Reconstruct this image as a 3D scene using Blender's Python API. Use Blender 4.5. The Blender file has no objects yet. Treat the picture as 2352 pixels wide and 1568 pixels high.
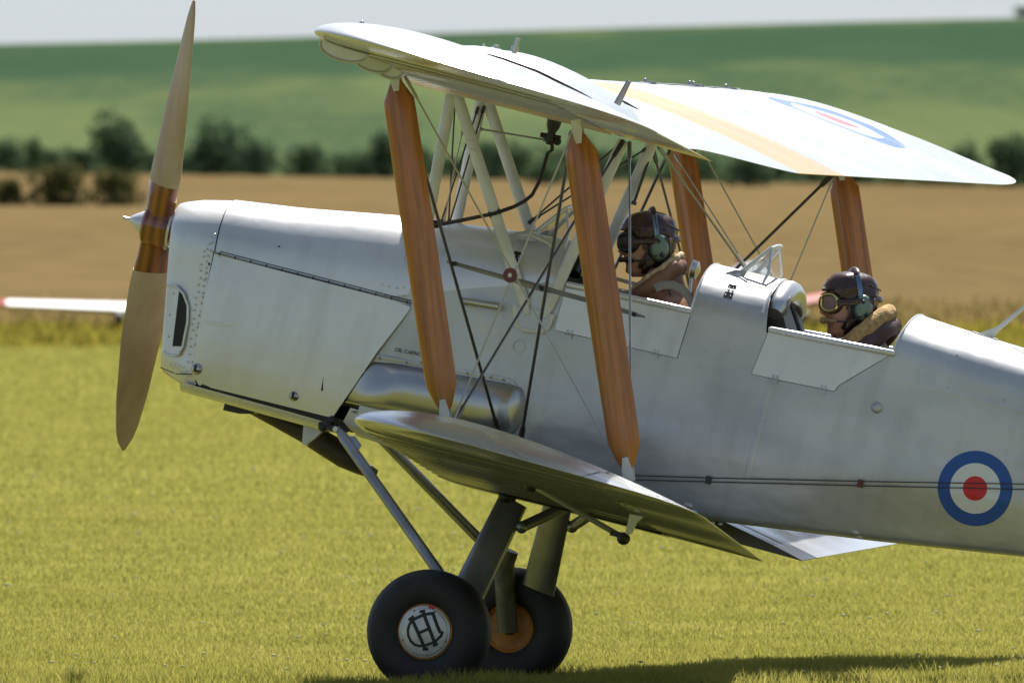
import bpy, bmesh, math, random
import numpy as np
from mathutils import Vector, Matrix
random.seed(7); rng = np.random.default_rng(7)
RAD = math.radians
sc = bpy.context.scene
COL = sc.collection

# ------------------------------------------------------------------ camera, sky, sun, exposure
YAW, DIST, EYE, FOC = RAD(11.4), 50.0, 1.8, 29700.0      # FOC in pixels of a 2352 wide frame
TILT = (784 - 515) / FOC
SUN_EL, SUN_AZ = RAD(57), RAD(3)       # azimuth measured from the +y axis (far side) towards +x (tail)
d0 = Vector((-math.sin(YAW), math.cos(YAW), 0)); rt = Vector((math.cos(YAW), math.sin(YAW), 0))
CAM = -DIST * d0 + 0.174 * rt + Vector((0, 0, EYE))
fw = d0 * math.cos(TILT) + Vector((0, 0, -math.sin(TILT))); up = rt.cross(fw)
cd = bpy.data.cameras.new('camera'); cam = bpy.data.objects.new('camera', cd); COL.objects.link(cam)
m = Matrix((rt, up, -fw)).transposed().to_4x4(); m.translation = CAM; cam.matrix_world = m
cd.sensor_width = 36; cd.lens = FOC / 2352 * 36; cd.clip_start = 1; cd.clip_end = 12000
cd.dof.use_dof = True; cd.dof.focus_distance = 49.6; cd.dof.aperture_fstop = 10.5
sc.camera = cam
w = bpy.data.worlds.new('World'); sc.world = w; w.use_nodes = True
nt = w.node_tree; nt.nodes.clear()
N = nt.nodes.new
out = N('ShaderNodeOutputWorld'); bg = N('ShaderNodeBackground'); sky = N('ShaderNodeTexSky')
sky.sky_type = 'NISHITA'; sky.sun_disc = False; sky.sun_elevation = SUN_EL; sky.sun_rotation = SUN_AZ
sky.air_density = 1.0; sky.dust_density = 1.2; sky.ozone_density = 1.0
tc = N('ShaderNodeTexCoord'); mp = N('ShaderNodeMapping'); mp.inputs['Scale'].default_value = (1, 1, 3.2)
nz = N('ShaderNodeTexNoise'); nz.inputs['Scale'].default_value = 3.1; nz.inputs['Detail'].default_value = 7; nz.inputs['Roughness'].default_value = .55
cr = N('ShaderNodeValToRGB'); cr.color_ramp.elements[0].position = .47; cr.color_ramp.elements[1].position = .72
mix = N('ShaderNodeMixRGB'); mix.inputs['Color2'].default_value = (4.5, 5.25, 6.15, 1)
L = nt.links.new
L(tc.outputs['Generated'], mp.inputs['Vector']); L(mp.outputs['Vector'], nz.inputs['Vector']); L(nz.outputs['Fac'], cr.inputs['Fac'])
sz_ = N('ShaderNodeSeparateXYZ'); L(tc.outputs['Generated'], sz_.inputs[0])
hz_ = N('ShaderNodeMapRange'); hz_.inputs['From Min'].default_value = .04; hz_.inputs['From Max'].default_value = .15; hz_.inputs['To Min'].default_value = .72; hz_.inputs['To Max'].default_value = 0
L(sz_.outputs['Z'], hz_.inputs['Value']); mxf = N('ShaderNodeMath'); mxf.operation = 'MAXIMUM'; L(cr.outputs['Color'], mxf.inputs[0]); L(hz_.outputs[0], mxf.inputs[1])
L(mxf.outputs[0], mix.inputs['Fac']); L(sky.outputs['Color'], mix.inputs['Color1']); L(mix.outputs['Color'], bg.inputs['Color'])
L(bg.outputs['Background'], out.inputs['Surface']); bg.inputs['Strength'].default_value = .056
sl = bpy.data.lights.new('sun', 'SUN'); sl.energy = 4.7; sl.angle = RAD(.55); sl.color = (1, .955, .88)
so = bpy.data.objects.new('sun', sl); COL.objects.link(so)
sv = Vector((math.cos(SUN_EL) * math.sin(SUN_AZ), math.cos(SUN_EL) * math.cos(SUN_AZ), math.sin(SUN_EL)))
so.rotation_euler = sv.to_track_quat('Z', 'Y').to_euler(); so.location = (0, 30, 60)
sc.view_settings.view_transform = 'Standard'; sc.view_settings.look = 'None'
sc.view_settings.exposure = 1.22; sc.view_settings.gamma = 1; sc.view_settings.use_curve_mapping = False
sc.render.engine = 'CYCLES'
sc.cycles.max_bounces = 8; sc.cycles.transparent_max_bounces = 12

# ------------------------------------------------------------------ frame of the aircraft
PITCH, ROLL = RAD(13.5), RAD(1.2)
RM = Matrix.Rotation(-ROLL, 3, 'X') @ Matrix.Rotation(PITCH, 3, 'Y')
def P(px, py, y):
    """point of the aircraft's plane y = const that the photograph shows at (px, py) of a 2352 wide frame"""
    ray = fw + rt * ((px - 1176) / FOC) - up * ((py - 784) / FOC)
    n = RM.col[1]
    t = (y - n.dot(CAM)) / n.dot(ray)
    return RM.transposed() @ (CAM + ray * t)
def G(px, row, s):
    """world point at distance s along the view, column px, row"""
    return CAM + d0 * s + rt * ((px - 1176) / FOC * s) + Vector((0, 0, (515 - row) / FOC * s))

# ------------------------------------------------------------------ materials
def mat(name, col, rough=.5, metal=0., **k):
    m = bpy.data.materials.new(name); m.use_nodes = True
    b = m.node_tree.nodes['Principled BSDF']
    b.inputs['Base Color'].default_value = (*col, 1); b.inputs['Roughness'].default_value = rough; b.inputs['Metallic'].default_value = metal
    for a, v in k.items(): b.inputs[a.replace('_', ' ')].default_value = v
    return m
def nodes(m):
    t = m.node_tree
    return t, t.nodes.new, t.links.new, t.nodes['Principled BSDF']
def vary(m, c1, c2, scale=5., stretch=(1, 1, 1), bump=0., bscale=None, detail=5., lo=.35, hi=.65, dist=.01, rough=None):
    """mottle between two colours in object space, with an optional bump"""
    t, n, l, b = nodes(m)
    tc = n('ShaderNodeTexCoord'); mp = n('ShaderNodeMapping'); mp.inputs['Scale'].default_value = stretch
    nz = n('ShaderNodeTexNoise'); nz.inputs['Scale'].default_value = scale; nz.inputs['Detail'].default_value = detail
    r = n('ShaderNodeValToRGB'); r.color_ramp.elements[0].position = lo; r.color_ramp.elements[1].position = hi
    r.color_ramp.elements[0].color = (*c1, 1); r.color_ramp.elements[1].color = (*c2, 1)
    l(tc.outputs['Object'], mp.inputs['Vector']); l(mp.outputs['Vector'], nz.inputs['Vector'])
    l(nz.outputs['Fac'], r.inputs['Fac']); l(r.outputs['Color'], b.inputs['Base Color'])
    if bump:
        z2 = n('ShaderNodeTexNoise'); z2.inputs['Scale'].default_value = bscale or scale; z2.inputs['Detail'].default_value = 3
        l(mp.outputs['Vector'], z2.inputs['Vector'])
        bp = n('ShaderNodeBump'); bp.inputs['Strength'].default_value = bump; bp.inputs['Distance'].default_value = dist
        l(z2.outputs['Fac'], bp.inputs['Height']); l(bp.outputs['Normal'], b.inputs['Normal'])
    if rough:
        mr = n('ShaderNodeMapRange'); mr.inputs['To Min'].default_value = rough[0]; mr.inputs['To Max'].default_value = rough[1]
        l(nz.outputs['Fac'], mr.inputs['Value']); l(mr.outputs['Result'], b.inputs['Roughness'])
    return m
SIL = (.60, .60, .595)
def grime(m, amt, stretch=(7, 7, 1.1), spots=True):
    """oil streaks running down and small dark specks, multiplied over the paint"""
    t, n, l, b = nodes(m); src = b.inputs['Base Color'].links[0].from_socket
    tc = n('ShaderNodeTexCoord'); mp = n('ShaderNodeMapping'); mp.inputs['Scale'].default_value = stretch; l(tc.outputs['Object'], mp.inputs['Vector'])
    for (vec, sc_, lo, hi, a) in ((mp.outputs['Vector'], 1.3, .50, .72, amt), (tc.outputs['Object'], 46., .66, .74, amt * .9)):
        z = n('ShaderNodeTexNoise'); z.inputs['Scale'].default_value = sc_; z.inputs['Detail'].default_value = 5; l(vec, z.inputs['Vector'])
        r = n('ShaderNodeMapRange'); r.inputs['From Min'].default_value = lo; r.inputs['From Max'].default_value = hi; r.inputs['To Max'].default_value = a; l(z.outputs['Fac'], r.inputs['Value'])
        x = n('ShaderNodeMixRGB'); l(r.outputs[0], x.inputs['Fac']); l(src, x.inputs['Color1']); x.inputs['Color2'].default_value = (.14, .13, .11, 1); src = x.outputs[0]
    l(src, b.inputs['Base Color']); return m
dope = vary(mat('silver_dope', SIL, .42, .45), (.385, .392, .40), (.50, .507, .515), 2.6, (1, 1, 1.6), .35, 3.0, lo=.34, hi=.6, dist=.03, rough=(.28, .46))
cowl_m = vary(mat('silver_cowl', SIL, .34, .42), (.54, .545, .55), (.64, .645, .65), 2.5, bump=.22, bscale=4.5, lo=.3, hi=.6, dist=.02, rough=(.24, .36))
grime(dope, .20); grime(cowl_m, .16)
tank_m = vary(mat('dull_metal', SIL, .3, .8), (.40, .40, .39), (.50, .50, .49), 4, bump=.2, bscale=5, dist=.01)
steel = vary(mat('grey_strut_paint', (.3, .31, .32), .32, .6), (.20, .205, .21), (.30, .305, .31), 6)
cream = vary(mat('cream_enamel', (.6, .6, .55), .3), (.52, .52, .47), (.66, .66, .61), 8)
wire_l = mat('bright_wire', (.42, .40, .36), .4, .6)
wire_d = mat('dark_wire', (.05, .048, .045), .45, .4)
black = mat('black_paint', (.012, .012, .013), .5)
blackgloss = mat('black_gloss', (.01, .01, .011), .15)
rubber = vary(mat('tyre_rubber', (.012, .012, .013), .62), (.009, .009, .010), (.017, .017, .018), 9)
orange = vary(mat('orange_hub_paint', (.5, .2, .02), .45), (.34, .12, .01), (.55, .24, .03), 14)
capm = vary(mat('hub_cap_paint', (.6, .6, .6), .35, .3), (.5, .5, .5), (.62, .62, .62), 20)
darkpipe = vary(mat('sooty_pipe', (.03, .02, .015), .6), (.018, .013, .01), (.05, .035, .025), 9)
olive = vary(mat('olive_leg', (.08, .08, .03), .5, .3), (.05, .05, .02), (.11, .11, .05), 14)
redm = mat('dark_red_fibre', (.13, .02, .015), .4)
red = mat('roundel_red', (.62, .008, .015), .4); white = mat('roundel_white', (.68, .68, .66), .45, .1); blue = mat('roundel_blue', (.003, .072, .31), .4)
lint = mat('cockpit_lining', (.012, .012, .012), .8)
slot = mat('panel_gap', (.015, .015, .015), .7)
ink = mat('stencil_ink', (.02, .02, .02), .6)
wood = mat('varnished_spruce', (.3, .1, .02), .28)
t, n, l, b = nodes(wood)
b.inputs['Coat Weight'].default_value = .3; b.inputs['Coat Roughness'].default_value = .15
tc = n('ShaderNodeTexCoord'); mp = n('ShaderNodeMapping'); mp.inputs['Scale'].default_value = (30, 30, 1.0); m0 = n('ShaderNodeMapping'); m0.inputs['Rotation'].default_value = (0, RAD(20.8), 0)
z1 = n('ShaderNodeTexNoise'); z1.inputs['Scale'].default_value = 1.6; z1.inputs['Detail'].default_value = 6; z1.inputs['Distortion'].default_value = .4
z2 = n('ShaderNodeTexNoise'); z2.inputs['Scale'].default_value = 4; z2.inputs['Detail'].default_value = 3
r = n('ShaderNodeValToRGB'); r.color_ramp.elements[0].color = (.27, .082, .008, 1); r.color_ramp.elements[1].color = (.46, .165, .022, 1)
r.color_ramp.elements[0].position = .36; r.color_ramp.elements[1].position = .62
mx = n('ShaderNodeMixRGB'); mx.blend_type = 'MULTIPLY'; mx.inputs['Fac'].default_value = .55
r2 = n('ShaderNodeValToRGB'); r2.color_ramp.elements[0].color = (.72, .70, .66, 1); r2.color_ramp.elements[0].position = .3; r2.color_ramp.elements[1].position = .6
l(tc.outputs['Object'], m0.inputs['Vector']); l(m0.outputs['Vector'], mp.inputs['Vector']); l(mp.outputs['Vector'], z1.inputs['Vector']); l(z1.outputs['Fac'], r.inputs['Fac'])
l(tc.outputs['Object'], z2.inputs['Vector']); l(z2.outputs['Fac'], r2.inputs['Fac']); l(r.outputs['Color'], mx.inputs['Color1']); l(r2.outputs['Color'], mx.inputs['Color2'])
l(mx.outputs['Color'], b.inputs['Base Color'])
propw = mat('laminated_mahogany', (.2, .05, .01), .22); t, n, l, b = nodes(propw); b.inputs['Coat Weight'].default_value = .6
tc = n('ShaderNodeTexCoord'); wv = n('ShaderNodeTexWave'); wv.wave_type = 'BANDS'; wv.bands_direction = 'X'; wv.inputs['Scale'].default_value = 8; wv.inputs['Distortion'].default_value = 2.2; wv.inputs['Detail'].default_value = 3; wv.inputs['Detail Scale'].default_value = .6
mp = n('ShaderNodeMapping'); mp.inputs['Scale'].default_value = (1, .3, .25)
r = n('ShaderNodeValToRGB'); r.color_ramp.elements[0].color = (.13, .03, .008, 1); r.color_ramp.elements[1].color = (.30, .095, .016, 1)
l(tc.outputs['Object'], mp.inputs['Vector']); l(mp.outputs['Vector'], wv.inputs['Vector']); l(wv.outputs['Fac'], r.inputs['Fac']); l(r.outputs['Color'], b.inputs['Base Color'])
propg = vary(mat('worn_tan_blade_paint', (.36, .26, .17), .5), (.36, .25, .15), (.46, .35, .24), 3, (3, 3, .8))
propt = vary(mat('grey_blade_sheath', (.3, .3, .3), .4, .3), (.26, .25, .24), (.36, .35, .33), 6)
glass = bpy.data.materials.new('clear_screen'); glass.use_nodes = True
t = glass.node_tree; t.nodes.clear(); n = t.nodes.new; l = t.links.new
o_ = n('ShaderNodeOutputMaterial'); tr = n('ShaderNodeBsdfTransparent'); gl = n('ShaderNodeBsdfGlossy'); ms = n('ShaderNodeMixShader'); fr0 = n('ShaderNodeLayerWeight'); fr0.inputs['Blend'].default_value = .12; fr = n('ShaderNodeMath'); fr.operation = 'MULTIPLY_ADD'; fr.inputs[1].default_value = .7; fr.inputs[2].default_value = .04; l(fr0.outputs['Facing'], fr.inputs[0])
tr.inputs['Color'].default_value = (.97, .975, .965, 1); gl.inputs['Roughness'].default_value = .05; pass
df = n('ShaderNodeBsdfDiffuse'); df.inputs['Color'].default_value = (.7, .7, .66, 1); ms2 = n('ShaderNodeMixShader'); ms2.inputs['Fac'].default_value = .03
l(fr.outputs[0], ms.inputs['Fac']); l(tr.outputs[0], ms.inputs[1]); l(gl.outputs[0], ms.inputs[2])
l(ms.outputs[0], ms2.inputs[1]); l(df.outputs[0], ms2.inputs[2]); l(ms2.outputs[0], o_.inputs['Surface'])

def wing_paint(name, stripe, rnd, c1=(.46, .465, .465), c2=(.53, .53, .525), met=.3, rgh=(.20, .30), scol=(.72, .36, .085)):
    """silver dope with the yellow band and the roundel printed on the wing (object space)"""
    m = vary(mat(name, SIL, .42, met), c1, c2, 2.5, (1, 1, 1), 0, rough=rgh); m.node_tree.nodes['Principled BSDF'].inputs['Coat Weight'].default_value = .55; m.node_tree.nodes['Principled BSDF'].inputs['Coat Roughness'].default_value = .22
    t, n, l, b = nodes(m)
    src = b.inputs['Base Color'].links[0].from_socket
    tc = n('ShaderNodeTexCoord'); sp = n('ShaderNodeSeparateXYZ'); l(tc.outputs['Object'], sp.inputs[0])
    ge = n('ShaderNodeNewGeometry')
    vt = n('ShaderNodeVectorTransform'); vt.vector_type = 'NORMAL'; vt.convert_from = 'WORLD'; vt.convert_to = 'OBJECT'
    l(ge.outputs['True Normal'], vt.inputs[0]); sn = n('ShaderNodeSeparateXYZ'); l(vt.outputs[0], sn.inputs[0])
    def M_(op, a, b_=None):
        x = n('ShaderNodeMath'); x.operation = op
        for i, v in enumerate((a, b_)):
            if v is None: continue
            if isinstance(v, (int, float)): x.inputs[i].default_value = v
            else: l(v, x.inputs[i])
        return x.outputs[0]
    top = M_('GREATER_THAN', sn.outputs['Z'], 0)
    ay = M_('ABSOLUTE', sp.outputs['Y'])
    def blend(fac, col):
        nonlocal src
        x = n('ShaderNodeMixRGB'); l(fac, x.inputs['Fac']); l(src, x.inputs['Color1']); x.inputs['Color2'].default_value = (*col, 1); src = x.outputs[0]
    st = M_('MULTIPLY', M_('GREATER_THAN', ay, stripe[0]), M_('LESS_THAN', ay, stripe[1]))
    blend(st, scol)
    dx = M_('SUBTRACT', sp.outputs['X'], rnd[0]); dy = M_('SUBTRACT', ay, rnd[1])
    rr = M_('SQRT', M_('ADD', M_('MULTIPLY', dx, dx), M_('MULTIPLY', dy, dy)))
    for R, c in ((rnd[2], (.10, .17, .33)), (rnd[2] * .68, (.62, .62, .61)), (rnd[2] * .33, (.52, .10, .09))):  # roundel colours washed out: the wing's glare is painted into them
        blend(M_('MULTIPLY', M_('LESS_THAN', rr, R), top), c)
    l(src, b.inputs['Base Color'])
    return m

# ------------------------------------------------------------------ mesh helpers
def link(name, me, mats, parent=None, smooth=40):
    for m in (mats if isinstance(mats, (list, tuple)) else [mats]): me.materials.append(m)
    if smooth:
        me.polygons.foreach_set('use_smooth', [True] * len(me.polygons)); me.set_sharp_from_angle(angle=RAD(smooth))
    o = bpy.data.objects.new(name, me); COL.objects.link(o)
    if parent: o.parent = parent
    return o
class MB:
    """collects shapes of ONE object"""
    def __init__(s): s.v = []; s.f = []; s.mi = []; s.cur = 0
    def add(s, vs, fs):
        k = len(s.v); s.v += [tuple(v) for v in vs]; s.f += [tuple(i + k for i in f) for f in fs]; s.mi += [s.cur] * len(fs); return s
    def build(s, name, mats, parent=None, smooth=40, fix=True):
        me = bpy.data.meshes.new(name); me.from_pydata(s.v, [], s.f)
        if len(set(s.mi)) > 1: me.polygons.foreach_set('material_index', s.mi)
        if fix:
            bm = bmesh.new(); bm.from_mesh(me); bmesh.ops.recalc_face_normals(bm, faces=bm.faces); bm.to_mesh(me); bm.free()
        me.update()
        return link(name, me, mats, parent, smooth)
    def grid(s, rows, closed=False, cap0=False, cap1=False):
        nr, nc = len(rows), len(rows[0]); vs = [p for r in rows for p in r]; fs = []
        for i in range(nr - 1):
            for j in range(nc if closed else nc - 1):
                a = i * nc + j; b = i * nc + (j + 1) % nc; fs.append((a, b, b + nc, a + nc))
        if cap0: fs.append(tuple(range(nc))[::-1])
        if cap1: fs.append(tuple((nr - 1) * nc + j for j in range(nc)))
        return s.add(vs, fs)
    def path(s, pts, r, n=8, flat=1., axis=None, caps=True):
        """tube along points; r one radius or a list; flat squeezes it along axis"""
        pts = [Vector(p) for p in pts]; rs = r if isinstance(r, (list, tuple)) else [r] * len(pts); rows = []
        prev = None
        for i, p in enumerate(pts):
            d = (pts[min(i + 1, len(pts) - 1)] - pts[max(i - 1, 0)]).normalized()
            a = Vector(axis) if axis else (Vector((0, 1, 0)) if abs(d.y) < .9 else Vector((1, 0, 0)))
            if prev is not None and axis is None: a = prev
            e1 = (a - d * a.dot(d)).normalized(); e2 = d.cross(e1); prev = e1
            rows.append([p + e1 * (math.cos(2 * math.pi * k / n) * rs[i] * flat) + e2 * (math.sin(2 * math.pi * k / n) * rs[i]) for k in range(n)])
        return s.grid(rows, True, caps, caps)
    def box(s, c, sz, rot=None):
        R = rot or Matrix.Identity(3); vs = []
        for x in (-.5, .5):
            for y in (-.5, .5):
                for z in (-.5, .5): vs.append(Vector(c) + R @ Vector((x * sz[0], y * sz[1], z * sz[2])))
        return s.add(vs, [(0, 1, 3, 2), (4, 6, 7, 5), (0, 4, 5, 1), (2, 3, 7, 6), (0, 2, 6, 4), (1, 5, 7, 3)])
    def prism(s, poly, y0, y1):
        """polygon of (x, z) swept from y0 to y1 (numbers or functions of x, z)"""
        n = len(poly); f0 = y0 if callable(y0) else (lambda x, z: y0); f1 = y1 if callable(y1) else (lambda x, z: y1)
        vs = [(x, f0(x, z), z) for x, z in poly] + [(x, f1(x, z), z) for x, z in poly]
        return s.add(vs, [tuple(range(n))[::-1], tuple(range(n, 2 * n))] + [(i, (i + 1) % n, n + (i + 1) % n, n + i) for i in range(n)])
    def lathe(s, prof, c=(0, 0, 0), axis='y', n=32, closed=False, sgn=1):
        """profile of (radius, height) turned round an axis"""
        rows = []
        for k in range(n):
            a = 2 * math.pi * k / n; ca, sa = math.cos(a), math.sin(a); row = []
            for r_, h in prof:
                h *= sgn
                q = {'y': (r_ * ca, h, r_ * sa), 'x': (h, r_ * ca, r_ * sa), 'z': (r_ * ca, r_ * sa, h)}[axis]
                row.append((c[0] + q[0], c[1] + q[1], c[2] + q[2]))
            rows.append(row)
        rows.append(rows[0]); return s.grid(rows, closed)
    def ball(s, c, r, n=12, m_=8):
        r = (r, r, r) if isinstance(r, (int, float)) else r; rows = []
        for i in range(m_ + 1):
            th = math.pi * i / m_
            rows.append([(c[0] + r[0] * math.sin(th) * math.cos(2 * math.pi * k / n), c[1] + r[1] * math.sin(th) * math.sin(2 * math.pi * k / n), c[2] + r[2] * math.cos(th)) for k in range(n)])
        return s.grid(rows, True)
def tag(o, label=None, cat=None, group=None, kind=None):
    for k, v in (('label', label), ('category', cat), ('group', group), ('kind', kind)):
        if v: o[k] = v
    return o
def empty(name, loc=(0, 0, 0)):
    o = bpy.data.objects.new(name, None); o.empty_display_size = .2; o.location = loc; COL.objects.link(o); return o
def it(x, xs, ys): return float(np.interp(x, xs, ys))
def sm(q): q = max(0, min(1, q)); return q * q * (3 - 2 * q)
def mirror(p): return (p[0], -p[1], p[2])
#@@GROUND
# ------------------------------------------------------------------ ground and far country
def hh(s, t):
    """height of the land at distance s from the camera, t metres right of the view axis"""
    h = it(s, [0, 46, 48.3, 48.75, 49.25, 205, 240, 1300, 1360, 1700, 2200, 2700, 3050, 3400, 4200, 6500], [0, 0, .05, .055, 0, 0, .25, 6.2, 6.7, 15.8, 28.6, 40.5, 47.5, 49.5, 42, 20])
    k = it(s, [0, 230, 700, 1300, 2000, 3000, 4000], [0, 0, -.006, -.017, 0, .018, .018])
    bow = 1.0 * math.sin(t / 95.) * it(s, [0, 700, 2000, 3000], [0, .0, .4, 1.0])
    return h + k * max(-220, min(220, t)) + bow
def land(name, s0, s1, ns, tw, ntt, material, pw=1., dz=0.):
    rows = []
    ss_ = sorted([s0 + (s1 - s0) * (i / ns) ** pw for i in range(ns + 1)] + ([46, 47, 48, 48.3, 48.5, 48.75, 49, 49.25, 49.6, 51] if s0 < 46 < s1 else []))
    for s in ss_:
        wd = tw if not callable(tw) else tw(s)
        row = []
        for j in range(ntt + 1):
            q = 2 * j / ntt - 1; t_ = wd * math.copysign(abs(q) ** 1.8, q)
            p = CAM + d0 * s + rt * t_; row.append((p.x, p.y, hh(s, t_) + dz))
        rows.append(row)
    mb = MB(); mb.grid(rows); o = mb.build(name, material, smooth=180)
    for f in o.data.polygons:
        if f.normal.z < 0: o.data.flip_normals(); break
    return tag(o, kind='structure')
def ground_mat(name, cols, scales, stretch=(1, 1, 1), rough=.9, contrast=.12, off=(0, 0, 0)):
    """two scales of noise mixing three colours; object space rotated into view direction is not needed"""
    m = mat(name, cols[0], rough, 0., Specular_IOR_Level=0.); t, n, l, b = nodes(m)
    tc = n('ShaderNodeTexCoord'); mp = n('ShaderNodeMapping'); mp.inputs['Location'].default_value = off; mp.inputs['Scale'].default_value = stretch
    m0 = n('ShaderNodeMapping'); m0.inputs['Rotation'].default_value = (0, 0, -YAW); l(tc.outputs['Object'], m0.inputs['Vector']); l(m0.outputs['Vector'], mp.inputs['Vector'])
    src = None
    for i, s_ in enumerate(scales):
        z = n('ShaderNodeTexNoise'); z.inputs['Scale'].default_value = s_; z.inputs['Detail'].default_value = 6; l(mp.outputs['Vector'], z.inputs['Vector'])
        r = n('ShaderNodeValToRGB'); r.color_ramp.elements[0].position = .5 - contrast; r.color_ramp.elements[1].position = .5 + contrast; l(z.outputs['Fac'], r.inputs['Fac'])
        x = n('ShaderNodeMixRGB'); l(r.outputs['Color'], x.inputs['Fac'])
        if src is None: x.inputs['Color1'].default_value = (*cols[0], 1)
        else: l(src, x.inputs['Color1'])
        x.inputs['Color2'].default_value = (*cols[i + 1], 1)
        if src is not None:
            q = n('ShaderNodeMath'); q.operation = 'MULTIPLY'; q.inputs[1].default_value = .5; l(r.outputs['Color'], q.inputs[0]); l(q.outputs[0], x.inputs['Fac'])
        src = x.outputs[0]
    l(src, b.inputs['Base Color']); return m
HILL_OFF = (850, 1550, 0)
turf = ground_mat('mown_turf', [(.128, .126, .028), (.155, .147, .038), (.10, .112, .023)], [.35, 2.2], (1, .25, 1))
wheat = ground_mat('ripe_wheat', [(.114, .081, .037), (.092, .066, .030), (.134, .095, .046)], [.012, .25], (3, .25, 1))
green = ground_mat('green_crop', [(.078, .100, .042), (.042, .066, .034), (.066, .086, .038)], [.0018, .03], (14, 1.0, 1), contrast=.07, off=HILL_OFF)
# cloud shadow painted into the upper slope's crop colour, with ragged limits
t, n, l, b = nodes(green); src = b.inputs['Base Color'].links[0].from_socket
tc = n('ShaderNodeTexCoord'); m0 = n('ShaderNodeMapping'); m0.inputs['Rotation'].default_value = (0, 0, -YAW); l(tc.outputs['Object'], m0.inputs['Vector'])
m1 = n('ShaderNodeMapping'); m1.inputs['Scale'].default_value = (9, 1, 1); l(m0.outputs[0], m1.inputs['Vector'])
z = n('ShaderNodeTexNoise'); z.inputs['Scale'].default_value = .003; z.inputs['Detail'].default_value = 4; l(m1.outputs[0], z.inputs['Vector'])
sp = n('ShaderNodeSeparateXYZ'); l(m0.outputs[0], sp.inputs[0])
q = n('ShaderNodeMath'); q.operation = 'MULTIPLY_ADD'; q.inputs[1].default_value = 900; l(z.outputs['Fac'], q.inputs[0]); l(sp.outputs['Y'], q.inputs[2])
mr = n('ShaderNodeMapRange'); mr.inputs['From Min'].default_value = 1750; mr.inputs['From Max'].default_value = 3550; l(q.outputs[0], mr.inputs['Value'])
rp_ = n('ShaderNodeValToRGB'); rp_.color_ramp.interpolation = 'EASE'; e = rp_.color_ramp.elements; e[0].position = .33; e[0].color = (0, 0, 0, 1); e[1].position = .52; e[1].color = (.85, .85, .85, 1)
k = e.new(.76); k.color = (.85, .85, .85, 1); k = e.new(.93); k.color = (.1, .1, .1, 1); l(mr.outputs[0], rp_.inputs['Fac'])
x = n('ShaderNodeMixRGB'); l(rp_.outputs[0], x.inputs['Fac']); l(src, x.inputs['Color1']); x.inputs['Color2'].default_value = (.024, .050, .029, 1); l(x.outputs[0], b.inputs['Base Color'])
land('airfield', -120, 236, 60, lambda s: 60 + abs(s) * 1.2, 40, turf)
land('wheat_field', 235.5, 1330, 40, lambda s: 200 + s * .9, 40, wheat, dz=.004)
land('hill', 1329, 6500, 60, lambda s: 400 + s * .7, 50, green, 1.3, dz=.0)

# blades of the mown turf where the lens can tell them apart
def blades(name, regions, material, label=None):
    V = []; F = []; k = 0
    for (s0, s1, t0, t1, dens, hmin, hmax, wd) in regions:
        cnt = int((s1 - s0) * (t1 - t0) * dens)
        s = rng.uniform(s0, s1, cnt); t_ = rng.uniform(t0, t1, cnt)
        # tufts: vary height slowly
        tuft = .75 + .25 * np.sin(s * 3.1 + 2 * np.sin(t_ * 1.7)) * np.sin(t_ * 4.3 + s) + .15 * np.sin(t_ * 17 + s * 9)
        h = rng.uniform(hmin, hmax, cnt) * tuft; a = rng.uniform(0, math.pi, cnt); lean = rng.normal(0, .35, (cnt, 2)) * h[:, None]
        bx = CAM.x + d0.x * s + rt.x * t_; by = CAM.y + d0.y * s + rt.y * t_
        bz = np.array([hh(float(q), 0) for q in np.linspace(s0, s1, 60)]); bz = np.interp(s, np.linspace(s0, s1, 60), bz)
        wx = np.cos(a) * wd / 2; wy = np.sin(a) * wd / 2
        q = np.empty((cnt, 5, 3))
        q[:, 0] = np.c_[bx - wx, by - wy, bz - .005]; q[:, 1] = np.c_[bx + wx, by + wy, bz - .005]
        q[:, 2] = np.c_[bx + wx * .8 + lean[:, 0] * .4, by + wy * .8 + lean[:, 1] * .4, bz + h * .6]
        q[:, 3] = np.c_[bx - wx * .8 + lean[:, 0] * .4, by - wy * .8 + lean[:, 1] * .4, bz + h * .6]
        q[:, 4] = np.c_[bx + lean[:, 0], by + lean[:, 1], bz + h]
        V.append(q.reshape(-1, 3)); idx = np.arange(cnt)[:, None] * 5 + k
        F.append((idx + np.array([[0, 1, 2, 3]]), idx + np.array([[3, 2, 4]]))); k += cnt * 5
    V = np.concatenate(V); q4 = np.concatenate([f[0] for f in F]); q3 = np.concatenate([f[1] for f in F])
    me = bpy.data.meshes.new(name); nl = len(q4) * 4 + len(q3) * 3
    me.vertices.add(len(V)); me.vertices.foreach_set('co', V.ravel().astype(np.float32))
    me.loops.add(nl); me.polygons.add(len(q4) + len(q3))
    me.loops.foreach_set('vertex_index', np.concatenate([q4.ravel(), q3.ravel()]).astype(np.int32))
    me.polygons.foreach_set('loop_start', np.concatenate([np.arange(len(q4)) * 4, len(q4) * 4 + np.arange(len(q3)) * 3]).astype(np.int32))
    me.update(calc_edges=True)
    o = link(name, me, material, None, 0); tag(o, label, 'grass', kind='stuff'); return o
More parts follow.
